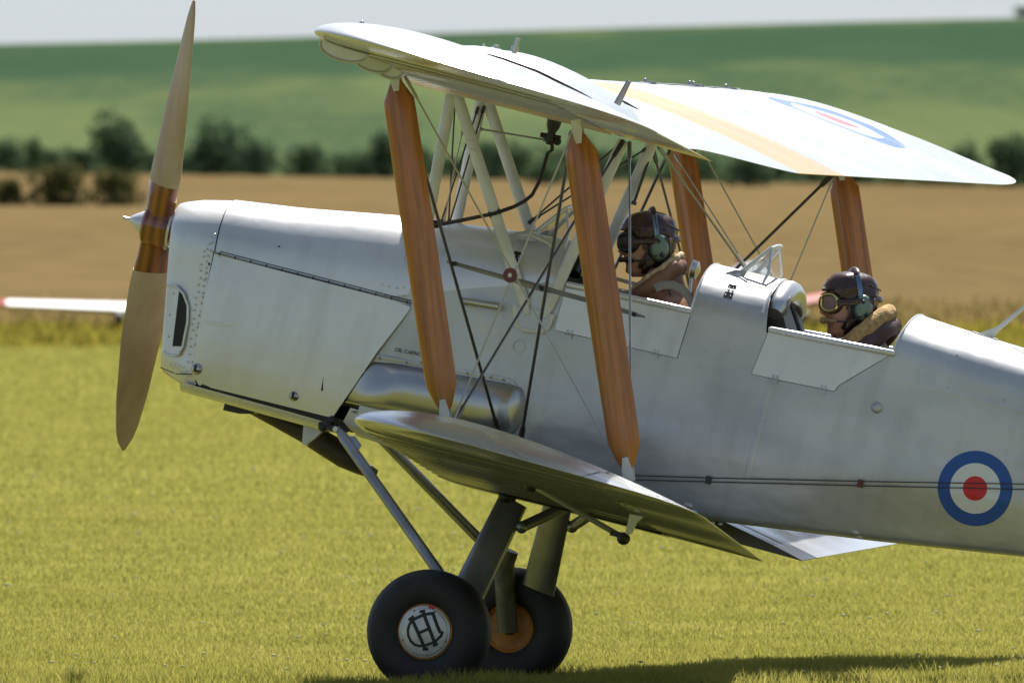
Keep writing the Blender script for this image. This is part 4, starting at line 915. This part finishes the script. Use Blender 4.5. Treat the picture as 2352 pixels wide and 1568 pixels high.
# windscreens -----------------------------------------------------------------
def screen(tipx, tipz, footx, footz, rearx, rearz, backx, backz, yt, yf, yr, bp):
    """frame tubes and panes of a folded windscreen; near side then mirrored"""
    sn = empty('windscreen', (0, 0, 0)); sn.parent = plane
    tip = lambda s: Vector((tipx, s * yt, tipz)); foot = lambda s: Vector((footx, s * yf, footz)); rear = lambda s: Vector((rearx, s * yr, rearz))
    mb = MB(); n_ = 10
    for s in (-1, 1):
        mb.path([foot(s), foot(s).lerp(tip(s), .5), tip(s)], [.010, .009, .008], 8)
        mb.path([foot(s) + Vector((-.05, s * .02, -.012)), foot(s), foot(s).lerp(rear(s), .5) + Vector((0, s * .012, .012)), rear(s)], [.004, .008, .007, .007], 8)
        mb.path([rear(s), rear(s).lerp(tip(s), .5) + Vector((.018, 0, 0)), tip(s)], .0055, 8)
    mb.path([tip(-1), Vector((tipx + .012, -yt * .5, tipz + .012)), Vector((tipx + .014, 0, tipz + .014)), Vector((tipx + .012, yt * .5, tipz + .012)), tip(1)], .007, 8)
    mb.path([foot(-1), Vector((footx - .02, 0, footz + .02)), foot(1)], .007, 8)
    mb.build('screen_frame', cowl_m, sn)
    mb = MB()
    for s in (-1, 1): f = foot(s); mb.add([f + Vector((-.09, s * .012, -.022)), f + Vector((.02, s * .006, -.03)), f + Vector((.035, 0, .028)), f + Vector((-.01, 0, .022))] + [f + Vector((-.09, s * .008, -.022)), f + Vector((.02, s * .002, -.03)), f + Vector((.035, -s * .004, .028)), f + Vector((-.01, -s * .004, .022))], [(0, 1, 2, 3), (4, 5, 6, 7), (0, 1, 5, 4), (1, 2, 6, 5), (2, 3, 7, 6), (3, 0, 4, 7)])
    tag(mb.build('screen_bracket', dope, sn, 0), kind='stuff')
    def pane(a, b, c, d=None):
        pts = [a, b, c] + ([d] if d else []); nn = (pts[1] - pts[0]).cross(pts[2] - pts[0]).normalized() * .0015; k = len(pts); mb = MB()
        mb.add([p + nn for p in pts] + [p - nn for p in pts], [tuple(range(k)), tuple(range(k, 2 * k))[::-1]] + [(i, (i + 1) % k, k + (i + 1) % k, k + i) for i in range(k)]); mb.build('pane', glass, sn, 0)
    pane(foot(-1), tip(-1), tip(1), foot(1))
    for s in (-1, 1): pane(foot(s), rear(s), rear(s).lerp(tip(s), .5) + Vector((.016, 0, 0)), tip(s))
q0, q1, q2 = P(1772, 570, -.09), P(1692, 634, -.155), P(1738, 678, -.20)
screen(q0.x, q0.z, q1.x, q1.z, q2.x, q2.z, 0, 0, .09, .155, .20, None)
q0, q1, q2 = P(1300, 478, -.09), P(1222, 540, -.155), P(1292, 588, -.20)
screen(q0.x, q0.z, q1.x, q1.z, q2.x, q2.z, 0, 0, .09, .155, .20, None)
# mirror on the far side of the mid deck, throttle knob and far sill details
mb = MB(); p = P(1590, 618, .34); mb.lathe([(0, -.005), (.036, -.004), (.04, 0), (.036, .02), (0, .035)], tuple(p), 'x', 18); mb.path([p, (p.x + .02, .30, p.z - .09)], .006, 8); mb.build('mirror', tank_m, plane)
mb = MB(); p = P(2043, 762, .20); p = P(2043, 762, -.1)
kx = P(2043, 765, .28); 
p0 = P(2043, 772, .22)
mb.path([(1.24, .29, 1.64), (1.24, .27, 1.70)], .006, 8); mb.ball((1.24, .27, 1.705), .011, 10, 8); mb.build('throttle_lever', black, plane)
mb = MB(); mb.path([(.90, -.16, 1.77), (.985, -.17, 1.64)], .008, 8); mb.build('panel_stay', black, plane)
# mast on the rear deck
a, b, c = P(2262, 775, 0), P(2292, 755, 0), P(2420, 650, 0)
mb = MB(); mb.path([a + Vector((0, 0, -.01)), a.lerp(b, .4), b, c], [.038, .020, .010, .007], 10, .3, (0, 1, 0)); mb.box((a.x + .0, 0, zc(a.x) + .001), (.10, .05, .006), Matrix.Rotation(RAD(4), 3, 'Y')); mb.build('aerial_mast', cream, plane)
# tail, outside the frame to the right
mb = MB(); mb.prism([(4.2, 1.63), (4.55, 1.95), (4.9, 2.15), (5.2, 2.05), (5.35, 1.75), (5.3, 1.45), (4.9, 1.36), (4.6, 1.55)], -.018, .018); mb.build('tail_fin', dope, plane, 20)
for sg in mirr:
    mb = MB(); ol = [(4.15, .03), (4.35, 1.0), (4.55, 1.35), (4.8, 1.42), (5.1, 1.3), (5.2, .9), (5.2, .03)]
    vs = [(x, sg * y, 1.58) for x, y in ol]; mb.add(vs + [(x, y, z + .03) for x, y, z in vs], [tuple(range(7)), tuple(range(7, 14))] + [(i, (i + 1) % 7, 7 + (i + 1) % 7, 7 + i) for i in range(7)]); mb.build('tailplane', dope, plane, 20)
mb = MB(); mb.path([(4.75, 0, 1.42), (5.0, 0, 1.18), (5.08, 0, 1.16)], [.02, .02, .015], 8); mb.build('tail_skid', steel, plane)
# wing stub fairing at the lower root and rear spar fitting
for sg in mirr:
    mb = MB(); p = P(1240, 1095, -.33); mb.path([(P(975, 1040, -.3).x, sg * .30, .875), (P(1010, 1052, -.3).x, sg * .31, .865)], .03, 8, .5); mb.build('root_fairing', dope, plane)
#@@PEOPLE
# ------------------------------------------------------------------ the two pilots
import mathutils.noise as mno
def PW(px, py, y): return RM @ P(px, py, y)
skin_m = vary(mat('skin', (.42, .2, .13), .45, 0, Subsurface_Weight=.1), (.42, .19, .115), (.52, .26, .17), 30)
leather = vary(mat('brown_leather', (.06, .025, .018), .26), (.026, .012, .010), (.060, .027, .021), 22, bump=.7, bscale=26, dist=.006)
jacket1 = vary(mat('tan_leather', (.22, .1, .05), .5), (.16, .068, .035), (.27, .13, .068), 9, bump=.6, bscale=14, dist=.012)
jacket2 = vary(mat('dark_brown_leather', (.07, .035, .03), .42), (.05, .025, .022), (.10, .05, .045), 9, bump=.6, bscale=14, dist=.012)
fleece1 = vary(mat('cream_sheepskin', (.5, .38, .22), .95), (.40, .28, .15), (.56, .44, .27), 60, bump=1., bscale=90, dist=.006)
fleece2 = vary(mat('golden_sheepskin', (.42, .27, .11), .95), (.30, .18, .065), (.48, .32, .14), 55, bump=1., bscale=85, dist=.006)
cupg = mat('pale_green_earcup', (.13, .20, .16), .3); cuff = mat('black_cushion', (.012, .012, .013), .45); bandm = mat('steel_headband', (.16, .21, .30), .25, .9)
brass = mat('gilt_frame', (.62, .50, .20), .22, .9); gun = mat('black_frame', (.02, .02, .022), .35)
lens1 = mat('dark_lens', (.06, .035, .025), .08); lens2 = mat('smoky_lens', (.25, .17, .16), .06)
foam = vary(mat('tan_foam', (.32, .2, .1), .9), (.26, .16, .08), (.36, .22, .12), 60); strapg = mat('grey_webbing', (.22, .21, .19), .8); cloth = mat('dark_trousers', (.04, .045, .05), .9)
HZ_ = [0, .02, .04, .06, .08, .10, .12, .14, .16, .18, .20, .22, .235, .243]
HF = [.066, .086, .089, .091, .092, .092, .091, .089, .094, .095, .090, .075, .052, .006]
HB = [.005, .028, .05, .065, .080, .090, .095, .099, .101, .099, .091, .073, .048, .006]
HWD = [.030, .046, .056, .063, .067, .070, .072, .074, .076, .075, .070, .058, .040, .005]
def head_pt(z, th, off=0., face=True):
    """th = 0 in front; head frame looks along -x, z = 0 under the chin"""
    f, b, w_ = it(z, HZ_, HF), it(z, HZ_, HB), it(z, HZ_, HWD)
    c = (b - f) / 2; a = (f + b) / 2; e = 2 / 2.25
    cx, sx = math.cos(th), math.sin(th)
    x = c - (a + off) * math.copysign(abs(cx) ** e, cx); y = -(w_ + off) * math.copysign(abs(sx) ** e, sx)
    if face and cx > 0:
        g = lambda q, s: math.exp(-(q / s) ** 2)
        nz_ = it(z, [.080, .089, .098, .106, .125, .142], [0, .020, .031, .027, .014, .002]); x -= nz_ * g(y, .0125 + .004 * g(z - .095, .012))
        x -= .007 * g(z - .062, .006) * g(y, .022) + .007 * g(z - .0755, .006) * g(y, .022); x += .006 * g(z - .0685, .004) * g(y, .024)
        x -= .006 * g(z - .022, .012) * g(y, .024); x += .010 * (g(z - .135, .012) * (g(y - .032, .014) + g(y + .032, .014))) * cx; x -= .005 * g(z - .156, .009) * cx
    return Vector((x, y, z + (0)))
def skinned(pts, edges, radii):
    me = bpy.data.meshes.new('tmp'); me.from_pydata(pts, edges, []); o = bpy.data.objects.new('tmp', me); COL.objects.link(o)
    mo = o.modifiers.new('s', 'SKIN'); 
    for i, r_ in enumerate(radii): me.skin_vertices[0].data[i].radius = (r_, r_)
    me.skin_vertices[0].data[0].use_root = True
    ms_ = o.modifiers.new('u', 'SUBSURF'); ms_.levels = 1; ms_.render_levels = 1
    dg = bpy.context.evaluated_depsgraph_get(); ev = bpy.data.meshes.new_from_object(o.evaluated_get(dg)); bpy.data.objects.remove(o)
    return [tuple(v.co) for v in ev.vertices], [tuple(p.vertices) for p in ev.polygons]
def pilot(O, yaw, label, jk, fl, collar, mats_, rear):
    seat = Vector((O.x + .10, 0, O.z - .66)); root = empty('person', seat); tag(root, label, 'person', 'pilots in the open cockpits')
    HM = Matrix.Rotation(yaw, 3, 'Z'); O = Vector((O.x, 0, O.z))
    H = lambda v: HM @ Vector(v) + O - seat; Wd = lambda v: Vector((v[0], v[1], v[2] if v[2] > -.2 else -.2 + (v[2] + .2) * .82)) + O - seat      # head frame, trunk frame
    # body: trunk, arms with fingers, legs as one skin, plus the head shell
    J = []; E_ = []; Rr = []
    def j(p, r_, par=None):
        J.append(tuple(Wd(p))); Rr.append(r_)
        if par is not None: E_.append((par, len(J) - 1))
        return len(J) - 1
    pel = j((.10, 0, -.60), .13); sp1 = j((.09, 0, -.42), .125, pel); sp2 = j((.07, 0, -.22), .13, sp1); nk = j((.045, 0, -.075), .058, sp2); j((.03, 0, .04), .054, nk)
    for s in (-1, 1):
        sh = j((.07, s * .17, -.14), .062, sp2); el = j((-.02, s * .17, -.38), .045, sh); wr = j((-.22, s * .10, -.46), .030, el); pm = j((-.29, s * .09, -.46), .033, wr)
        for k, (L_, dy) in enumerate(((.062, -.026), (.072, -.009), (.068, .009), (.055, .025))): a = j((-.33, s * .09 + dy, -.455), .010, pm); b = j((-.33 - L_ * .5, s * .09 + dy, -.475), .009, a); j((-.325 - L_ * .35, s * .09 + dy, -.505), .008, b)
        a = j((-.285, s * .055, -.44), .011, pm); j((-.325, s * .045, -.455), .010, a)
        hp = j((.02, s * .10, -.62), .085, pel); kn = j((-.36, s * .12, -.52), .062, hp); an = j((-.62, s * .11, -.66), .042, kn); j((-.72, s * .11, -.62), .04, an)
    vs, fs = skinned(J, E_, Rr); mb = MB(); mb.add(vs, fs)
    rows = []; n_ = 56
    for z in list(np.linspace(-.0, .243, 64)): rows.append([H(head_pt(z, 2 * math.pi * k / n_)) for k in range(n_)])
    mb.grid(rows, True, True, True); mb.build('body', skin_m, root, 60)
    # flying helmet
    rows = []; zz = list(np.linspace(.012, .243, 40)); n_ = 64; mb = MB(); vid = {}; V = []; F = []
    for i, z in enumerate(zz):
        for k in range(n_):
            th = 2 * math.pi * k / n_; p = head_pt(z, th, .010, False); nn = mno.noise(Vector((p.x * 28, p.y * 28, p.z * 40)) + Vector((7 * yaw, 0, 0))) * .0055
            hump = .012 * math.exp(-((z - .225) / .03) ** 2) + (.010 * math.exp(-((z - .19) / .012) ** 2) * (math.cos(th) > -.2)); p = head_pt(z, th, .010 + nn + hump * .6, False); p.z += .012 * max(0, (z - .2) / .043)
            V.append(H(p))
    for i in range(len(zz) - 1):
        for k in range(n_):
            th = abs((2 * math.pi * (k + .5) / n_ + math.pi) % (2 * math.pi) - math.pi); z = (zz[i] + zz[i + 1]) / 2
            lim = it(z, [.0, .03, .10, .15, .178], [1.5, 1.42, 1.36, 1.1, .8])
            if z < .178 and th < lim: continue
            a = i * n_ + k; b = i * n_ + (k + 1) % n_; F.append((a, b, b + n_, a + n_))
    F.append(tuple((len(zz) - 1) * n_ + k for k in range(n_)))
    hel = mb.add(V, F).build('helmet', leather, root, 60)
    so_ = hel.modifiers.new('s', 'SOLIDIFY'); so_.thickness = .004; so_.offset = -1
    mb = MB(); mb.path([H(head_pt(.180 + .006 * math.cos(t_), t_, .014, False)) for t_ in np.linspace(-1.25, 1.25, 17)], [.003] + [.006] * 15 + [.003], 8); mb.build('helmet_roll', leather, hel)
    mb = MB(); mb.path([H((.005 + .002 * math.sin(3 * t_), -.079 * math.cos(t_) if False else .0, 0)) for t_ in (0, 1)], .001, 4)
    mb = MB(); mb.path([H(head_pt(z, math.pi / 2 + a, .0125, False)) for z, a in ((.035, -.30), (.06, -.2), (.1, -.1))], .006, 6); mb.path([H(head_pt(z, th, .016, False)) for z, th in ((.2, .2), (.215, 1.), (.2, 2.2), (.18, 2.9))], .004, 6); tag(mb.build('helmet_seam', leather, hel), kind='stuff')
    # headset
    hs = []
    for s in (-1, 1):
        c = Vector((.030, s * .098, .112)); mb = MB(); mb.ball(H(c), 1, 4, 2) if False else None
        R_ = HM
        rows = []
        for i in range(13):
            t_ = math.pi * i / 12; rr_ = max(0, math.sin(t_)) ** .7; yv = math.cos(t_)
            rows.append([H(c + Vector((.035 * rr_ * math.cos(a), -s * -.020 * (-yv), .050 * rr_ * math.sin(a) * (1 + .08 * math.sin(a))))) for a in np.linspace(0, 2 * math.pi, 21)[:-1]])
        mb.grid(rows, True); cup = mb.build('ear_cup', cupg, root, 60)
        mb = MB(); mb.path([H(Vector((c.x + .034 * math.cos(a), s * .083, c.z + .045 * math.sin(a)))) for a in np.linspace(0, 2 * math.pi, 25)], .013, 8, caps=False); mb.build('cushion', cuff, cup)
        mb = MB(); mb.path([H((c.x, s * .119, c.z - .022)), H((c.x + .012, s * .113, c.z - .030))], .009, 10); mb.ball(H((c.x - .006, s * .117, c.z + .026)), (.008, .006, .008), 8, 6); tag(mb.build('cup_knob', gun, cup), kind='stuff')
    mb = MB(); arc = [(.020 - .012 * math.sin(t_), -.096 * math.cos(t_), .150 + .118 * math.sin(t_) ** .8) for t_ in np.linspace(0, math.pi, 19)]
    mb.path([H(p) for p in arc], .0095, 8, .3, None); hb = mb.build('headband', bandm, root, 50)
    mb = MB(); arc2 = [(p[0], p[1] * .985, p[2] - .004) for p in arc[4:15]]; mb.path([H(p) for p in arc2], [.008] + [.014] * 9 + [.008], 10, .5); mb.build('band_pad', leather, hb)
    mb = MB(); mb.path([H((.02, -.111, .085)), H((-.01, -.112, .068)), H((-.05, -.098, .062)), H((-.085, -.062, .064)), H((-.108, -.028, .067))], .0035, 6); bm_ = mb.build('microphone_boom', gun, hs[0] if hs else root)
    mb = MB(); mb.path([H((-.070, -.078, .063)), H((-.108, -.030, .067))], [.007, .010], 8); mb.ball(H((-.112, -.022, .067)), .014 if rear else .011, 12, 8)
    tag(mb.build('microphone', foam if rear else gun, bm_), kind='stuff')
    mb = MB(); mb.path([H((.045, -.112, .075)), H((.065, -.115, .03)), Wd((.10, -.125, -.05)), Wd((.13, -.12, -.13)), Wd((.12, -.16, -.22))], .0028, 6); mb.build('headset_cable', gun, root)
    # goggles
    gg = empty('goggles', (0, 0, 0)); gg.parent = root
    for s in (-1, 1):
        c = Vector((-.090, s * .036, .134)); n_v = Vector((-math.cos(RAD(38)), s * math.sin(RAD(38)), 0)); u = Vector((-n_v.y, n_v.x, 0)) ; v = Vector((0, 0, 1))
        el = [(c + u * (.041 * math.copysign(abs(math.cos(a)) ** .85, math.cos(a))) + v * (.033 * math.copysign(abs(math.sin(a)) ** .8, math.sin(a)))) for a in np.linspace(0, 2 * math.pi, 33)]
        mb = MB(); mb.path([H(p - n_v * .012) for p in el], .0125, 8, caps=False); mb.build('goggle_cushion', gun, gg, 50)
        mb = MB(); mb.path([H(p + n_v * .003) for p in el], .0075, 8, caps=False); mb.build('goggle_frame', mats_[0], gg, 50)
        mb = MB(); k = [H(p + n_v * .002) for p in el[:-1]]; mb.add(k + [H(c + n_v * .004)], [(i, (i + 1) % 32, 32) for i in range(32)]); mb.build('goggle_lens', mats_[1], gg, 60)
    mb = MB(); mb.path([H((-.112, -.012, .138)), H((-.116, 0, .140)), H((-.112, .012, .138))], .006, 6); mb.build('goggle_bridge', mats_[0], gg)
    for s in (-1, 1):
        mb = MB(); mb.path([H(head_pt(.134 + .006 * (t_ - .9), s * t_, .021 + (.018 if 1.3 < t_ < 2.1 else 0), False)) for t_ in np.linspace(.9, math.pi, 13)], .012, 8, .25, None); mb.build('goggle_strap', leather, gg)
    # jacket with sleeves
    mb = MB(); rows = []; n_ = 48
    for dz, cx, a, b in ((.035, .055, .072, .075), (-.01, .055, .078, .082), (-.05, .055, .092, .115), (-.085, .06, .108, .165), (-.12, .062, .118, .205), (-.17, .065, .128, .228), (-.25, .07, .135, .22), (-.36, .08, .14, .20), (-.50, .10, .15, .19), (-.62, .11, .16, .19)):
        row = []
        for k in range(n_):
            t_ = 2 * math.pi * k / n_; p = Vector((cx + a * math.cos(t_), b * math.sin(t_), dz)); q = 1 + .05 * mno.noise(p * 14) + .03 * mno.noise(p * 35); row.append(Wd((cx + a * math.cos(t_) * q, b * math.sin(t_) * q, dz)))
        rows.append(row)
    mb.grid(rows, True)
    for s in (-1, 1): mb.path([Wd(p) for p in ((.06, s * .16, -.13), (.04, s * .185, -.25), (-.01, s * .185, -.36), (-.10, s * .14, -.42), (-.20, s * .10, -.46))], [.075, .070, .060, .052, .045], 14)
    mb.build('jacket', jk, root, 60)
    mb = MB()
    for s in (-1, 1): mb.path([Wd(p) for p in ((.10, s * .09, -.60), (-.10, s * .11, -.57), (-.36, s * .12, -.51), (-.50, s * .115, -.59), (-.62, s * .11, -.66))], [.105, .10, .08, .066, .058], 14)
    mb.build('trousers', cloth, root, 60)
    # collar
    def ring(spec, m_, name, r_noise, par=root):
        pts, rad = [], []
        for (x, y, z, r_) in spec: pts.append(Wd((x, y, z))); rad.append(r_)
        # refine
        P2, R2 = [], []
        for i in range(len(pts) - 1):
            for q in np.linspace(0, 1, 7)[:-1]: P2.append(pts[i].lerp(pts[i + 1], q) + Vector((mno.noise(pts[i] * 30 + Vector((q * 3, 0, 0))), 0, mno.noise(pts[i] * 31 + Vector((0, q * 3, 0))))) * r_noise); R2.append(rad[i] + (rad[i + 1] - rad[i]) * q)
        P2.append(pts[-1]); R2.append(rad[-1])
        mb = MB(); mb.path(P2, R2, 12); return mb.build(name, m_, par, 70)
    for s in (-1, 1): ring([(x, s * y, z, r_) for (x, y, z, r_) in collar[0]], fl, 'collar', .004)
    if len(collar) > 1:
        for s in (-1, 1): ring([(x, s * y, z, r_) for (x, y, z, r_) in collar[1]], jk, 'collar_back', .004)
    if not rear:
        mb = MB(); mb.path([PW(u, v, -.235) - seat for u, v in ((1505, 662), (1520, 655), (1545, 654), (1568, 664), (1584, 684), (1594, 710))], .016, 8, .3, (0, 1, 0)); mb.build('harness_strap', strapg, root)
    return root
O1 = PW(1425 + 70, 636, 0); O2 = PW(1887 + 70, 775, 0)
pilot(O1, RAD(17), 'person in the front cockpit in dark goggles, brown helmet and tan leather jacket', jacket1, fleece1,
      ([(.125, .0, .085, .014), (.115, .06, .075, .014), (.07, .105, .035, .012), (.01, .115, -.005, .012), (-.04, .10, -.045, .012), (-.08, .06, -.075, .013), (-.10, .0, -.09, .012)],
       [(.118, .0, .045, .035), (.105, .065, .035, .035), (.065, .105, -.005, .032), (.01, .115, -.045, .03), (-.04, .10, -.08, .03), (-.075, .05, -.11, .03)]), (gun, lens1), False)
pilot(O2, RAD(22), 'person in the rear cockpit in gilt goggles, dark leather helmet and thick sheepskin collar', jacket2, fleece2,
      ([(.150, .0, .095, .034), (.135, .06, .085, .034), (.085, .108, .035, .036), (.03, .115, -.01, .036), (-.02, .10, -.05, .034), (-.06, .06, -.085, .03)],
       [(.165, .0, .045, .034), (.145, .07, .03, .036), (.095, .12, -.02, .036), (.04, .13, -.07, .034)]), (brass, lens2), True)
#@@FAR
# ------------------------------------------------------------------ light aircraft parked beyond the turf
def parked(px, s, yaw, body_m, wing_m, tip_m, label, half, dih, wing_z, top, fz, tailspan):
    t_ = (px - 1176) / FOC * s; p = CAM + d0 * s + rt * t_
    e = empty('parked_aircraft', (p.x, p.y, 0)); e.rotation_euler.z = math.atan2(rt.y, rt.x) + yaw; tag(e, label, 'light aircraft', None)
    # local frame: x across the view (spanwise), y away along the fuselage
    mb = MB(); rows = []
    for y, w_, zl, zh in ((-2.2, .06, fz + .20, fz + .30), (-2.0, .30, fz + .02, fz + .52), (-1.2, .42, fz - .05, fz + .62), (-.2, .46, fz - .05, fz + .66), (1.0, .40, fz, fz + .60), (2.5, .22, fz + .15, fz + .52), (3.9, .07, fz + .28, fz + .48)):
        rows.append([(w_ * math.cos(a), y, (zl + zh) / 2 + (zh - zl) / 2 * math.sin(a)) for a in np.linspace(0, 2 * math.pi, 17)[:-1]])
    mb.grid(rows, True, True, True); mb.build('fuselage', body_m, e, 50)
    mb = MB(); mb.ball((0, -.1, fz + .62), (.36, .95, top - fz - .62), 16, 8); mb.build('canopy', glass_far, e, 60)
    for sg in (-1, 1):
        mb = MB(); rows = []
        mt = MB(); rowt = []
        for q in (.0, .25, .5, .75, .93): rows.append([(sg * (.3 + half * q), -.75 + .25 * q + c_ * (1.5 - .55 * q), wing_z + half * q * math.tan(dih) + h_ * (1 - .4 * q)) for c_, h_ in ((0, 0), (.08, .09), (.3, .14), (.7, .08), (1, 0), (.6, -.05), (.2, -.07))])
        mb.grid(rows, True, True, True); wg = mb.build('wing', wing_m, e, 50)
        for q in (.932, .97, 1.): rowt.append([(sg * (.3 + half * q), -.75 + .25 * q + (c_ if q < 1 else .2 + .6 * c_) * (1.5 - .55 * q), wing_z + half * q * math.tan(dih) + h_ * (1 - .4 * q) * (1 if q < 1 else .4)) for c_, h_ in ((0, 0), (.08, .09), (.3, .14), (.7, .08), (1, 0), (.6, -.05), (.2, -.07))])
        mt.grid(rowt, True, True, True); mt.build('wing_tip', tip_m, wg, 50)
        mb = MB(); mb.add([(sg * x, y, z) for z in (fz + .44, fz + .48) for x, y in ((.0, 3.2), (tailspan, 3.4), (tailspan, 3.75), (0, 3.9))], [(0, 1, 2, 3), (4, 5, 6, 7), (0, 1, 5, 4), (1, 2, 6, 5), (2, 3, 7, 6), (3, 0, 4, 7)]); mb.build('tailplane', wing_m, e, 0)
        mb = MB(); mb.path([(sg * .8, -.7, wing_z), (sg * .85, -.75, .18)], .04, 8); lg = mb.build('landing_leg', body_m, e)
        mb = MB(); mb.lathe([(.06, -.05), (.17, -.06), (.19, 0), (.17, .06), (.06, .05)], (sg * .86, -.76, .19), 'x', 20); mb.build('wheel', rubber, lg)
    mb = MB(); mb.prism([(-.02, fz + .4), (.02, fz + .4), (.02, fz + .95), (-.02, fz + .95)], 3.3, 3.9); mb.build('tail_fin', tip_m, e, 0)
    mb = MB(); mb.lathe([(0, -.14), (.08, -.06), (.11, .05), (0, .06)], (0, -2.22, fz + .25), 'y', 14); sp__ = mb.build('spinner', body_m, e)
    mb = MB(); mb.path([(-.6, -2.24, fz + .05), (0, -2.2, fz + .25), (.6, -2.24, fz + .45)], [.03, .055, .03], 6, .4); mb.build('propeller', black, e)
    return e
glass_far = mat('canopy_glass', (.5, .52, .55), .1); wp = mat('white_paint', (.75, .74, .72), .35); rp = mat('red_paint', (.34, .02, .02), .6)
parked(395, 214, RAD(0), wp, wp, rp, 'white low wing light aircraft with red wing tips parked behind the propeller', 2.6, RAD(2.6), .36, .78, .22, .80)
parked(1722, 216, RAD(2), wp, rp, rp, 'parked light aircraft with raised red wing seen behind the rear cockpit', 1.62, RAD(11.5), .36, 1.16, .30, .55)
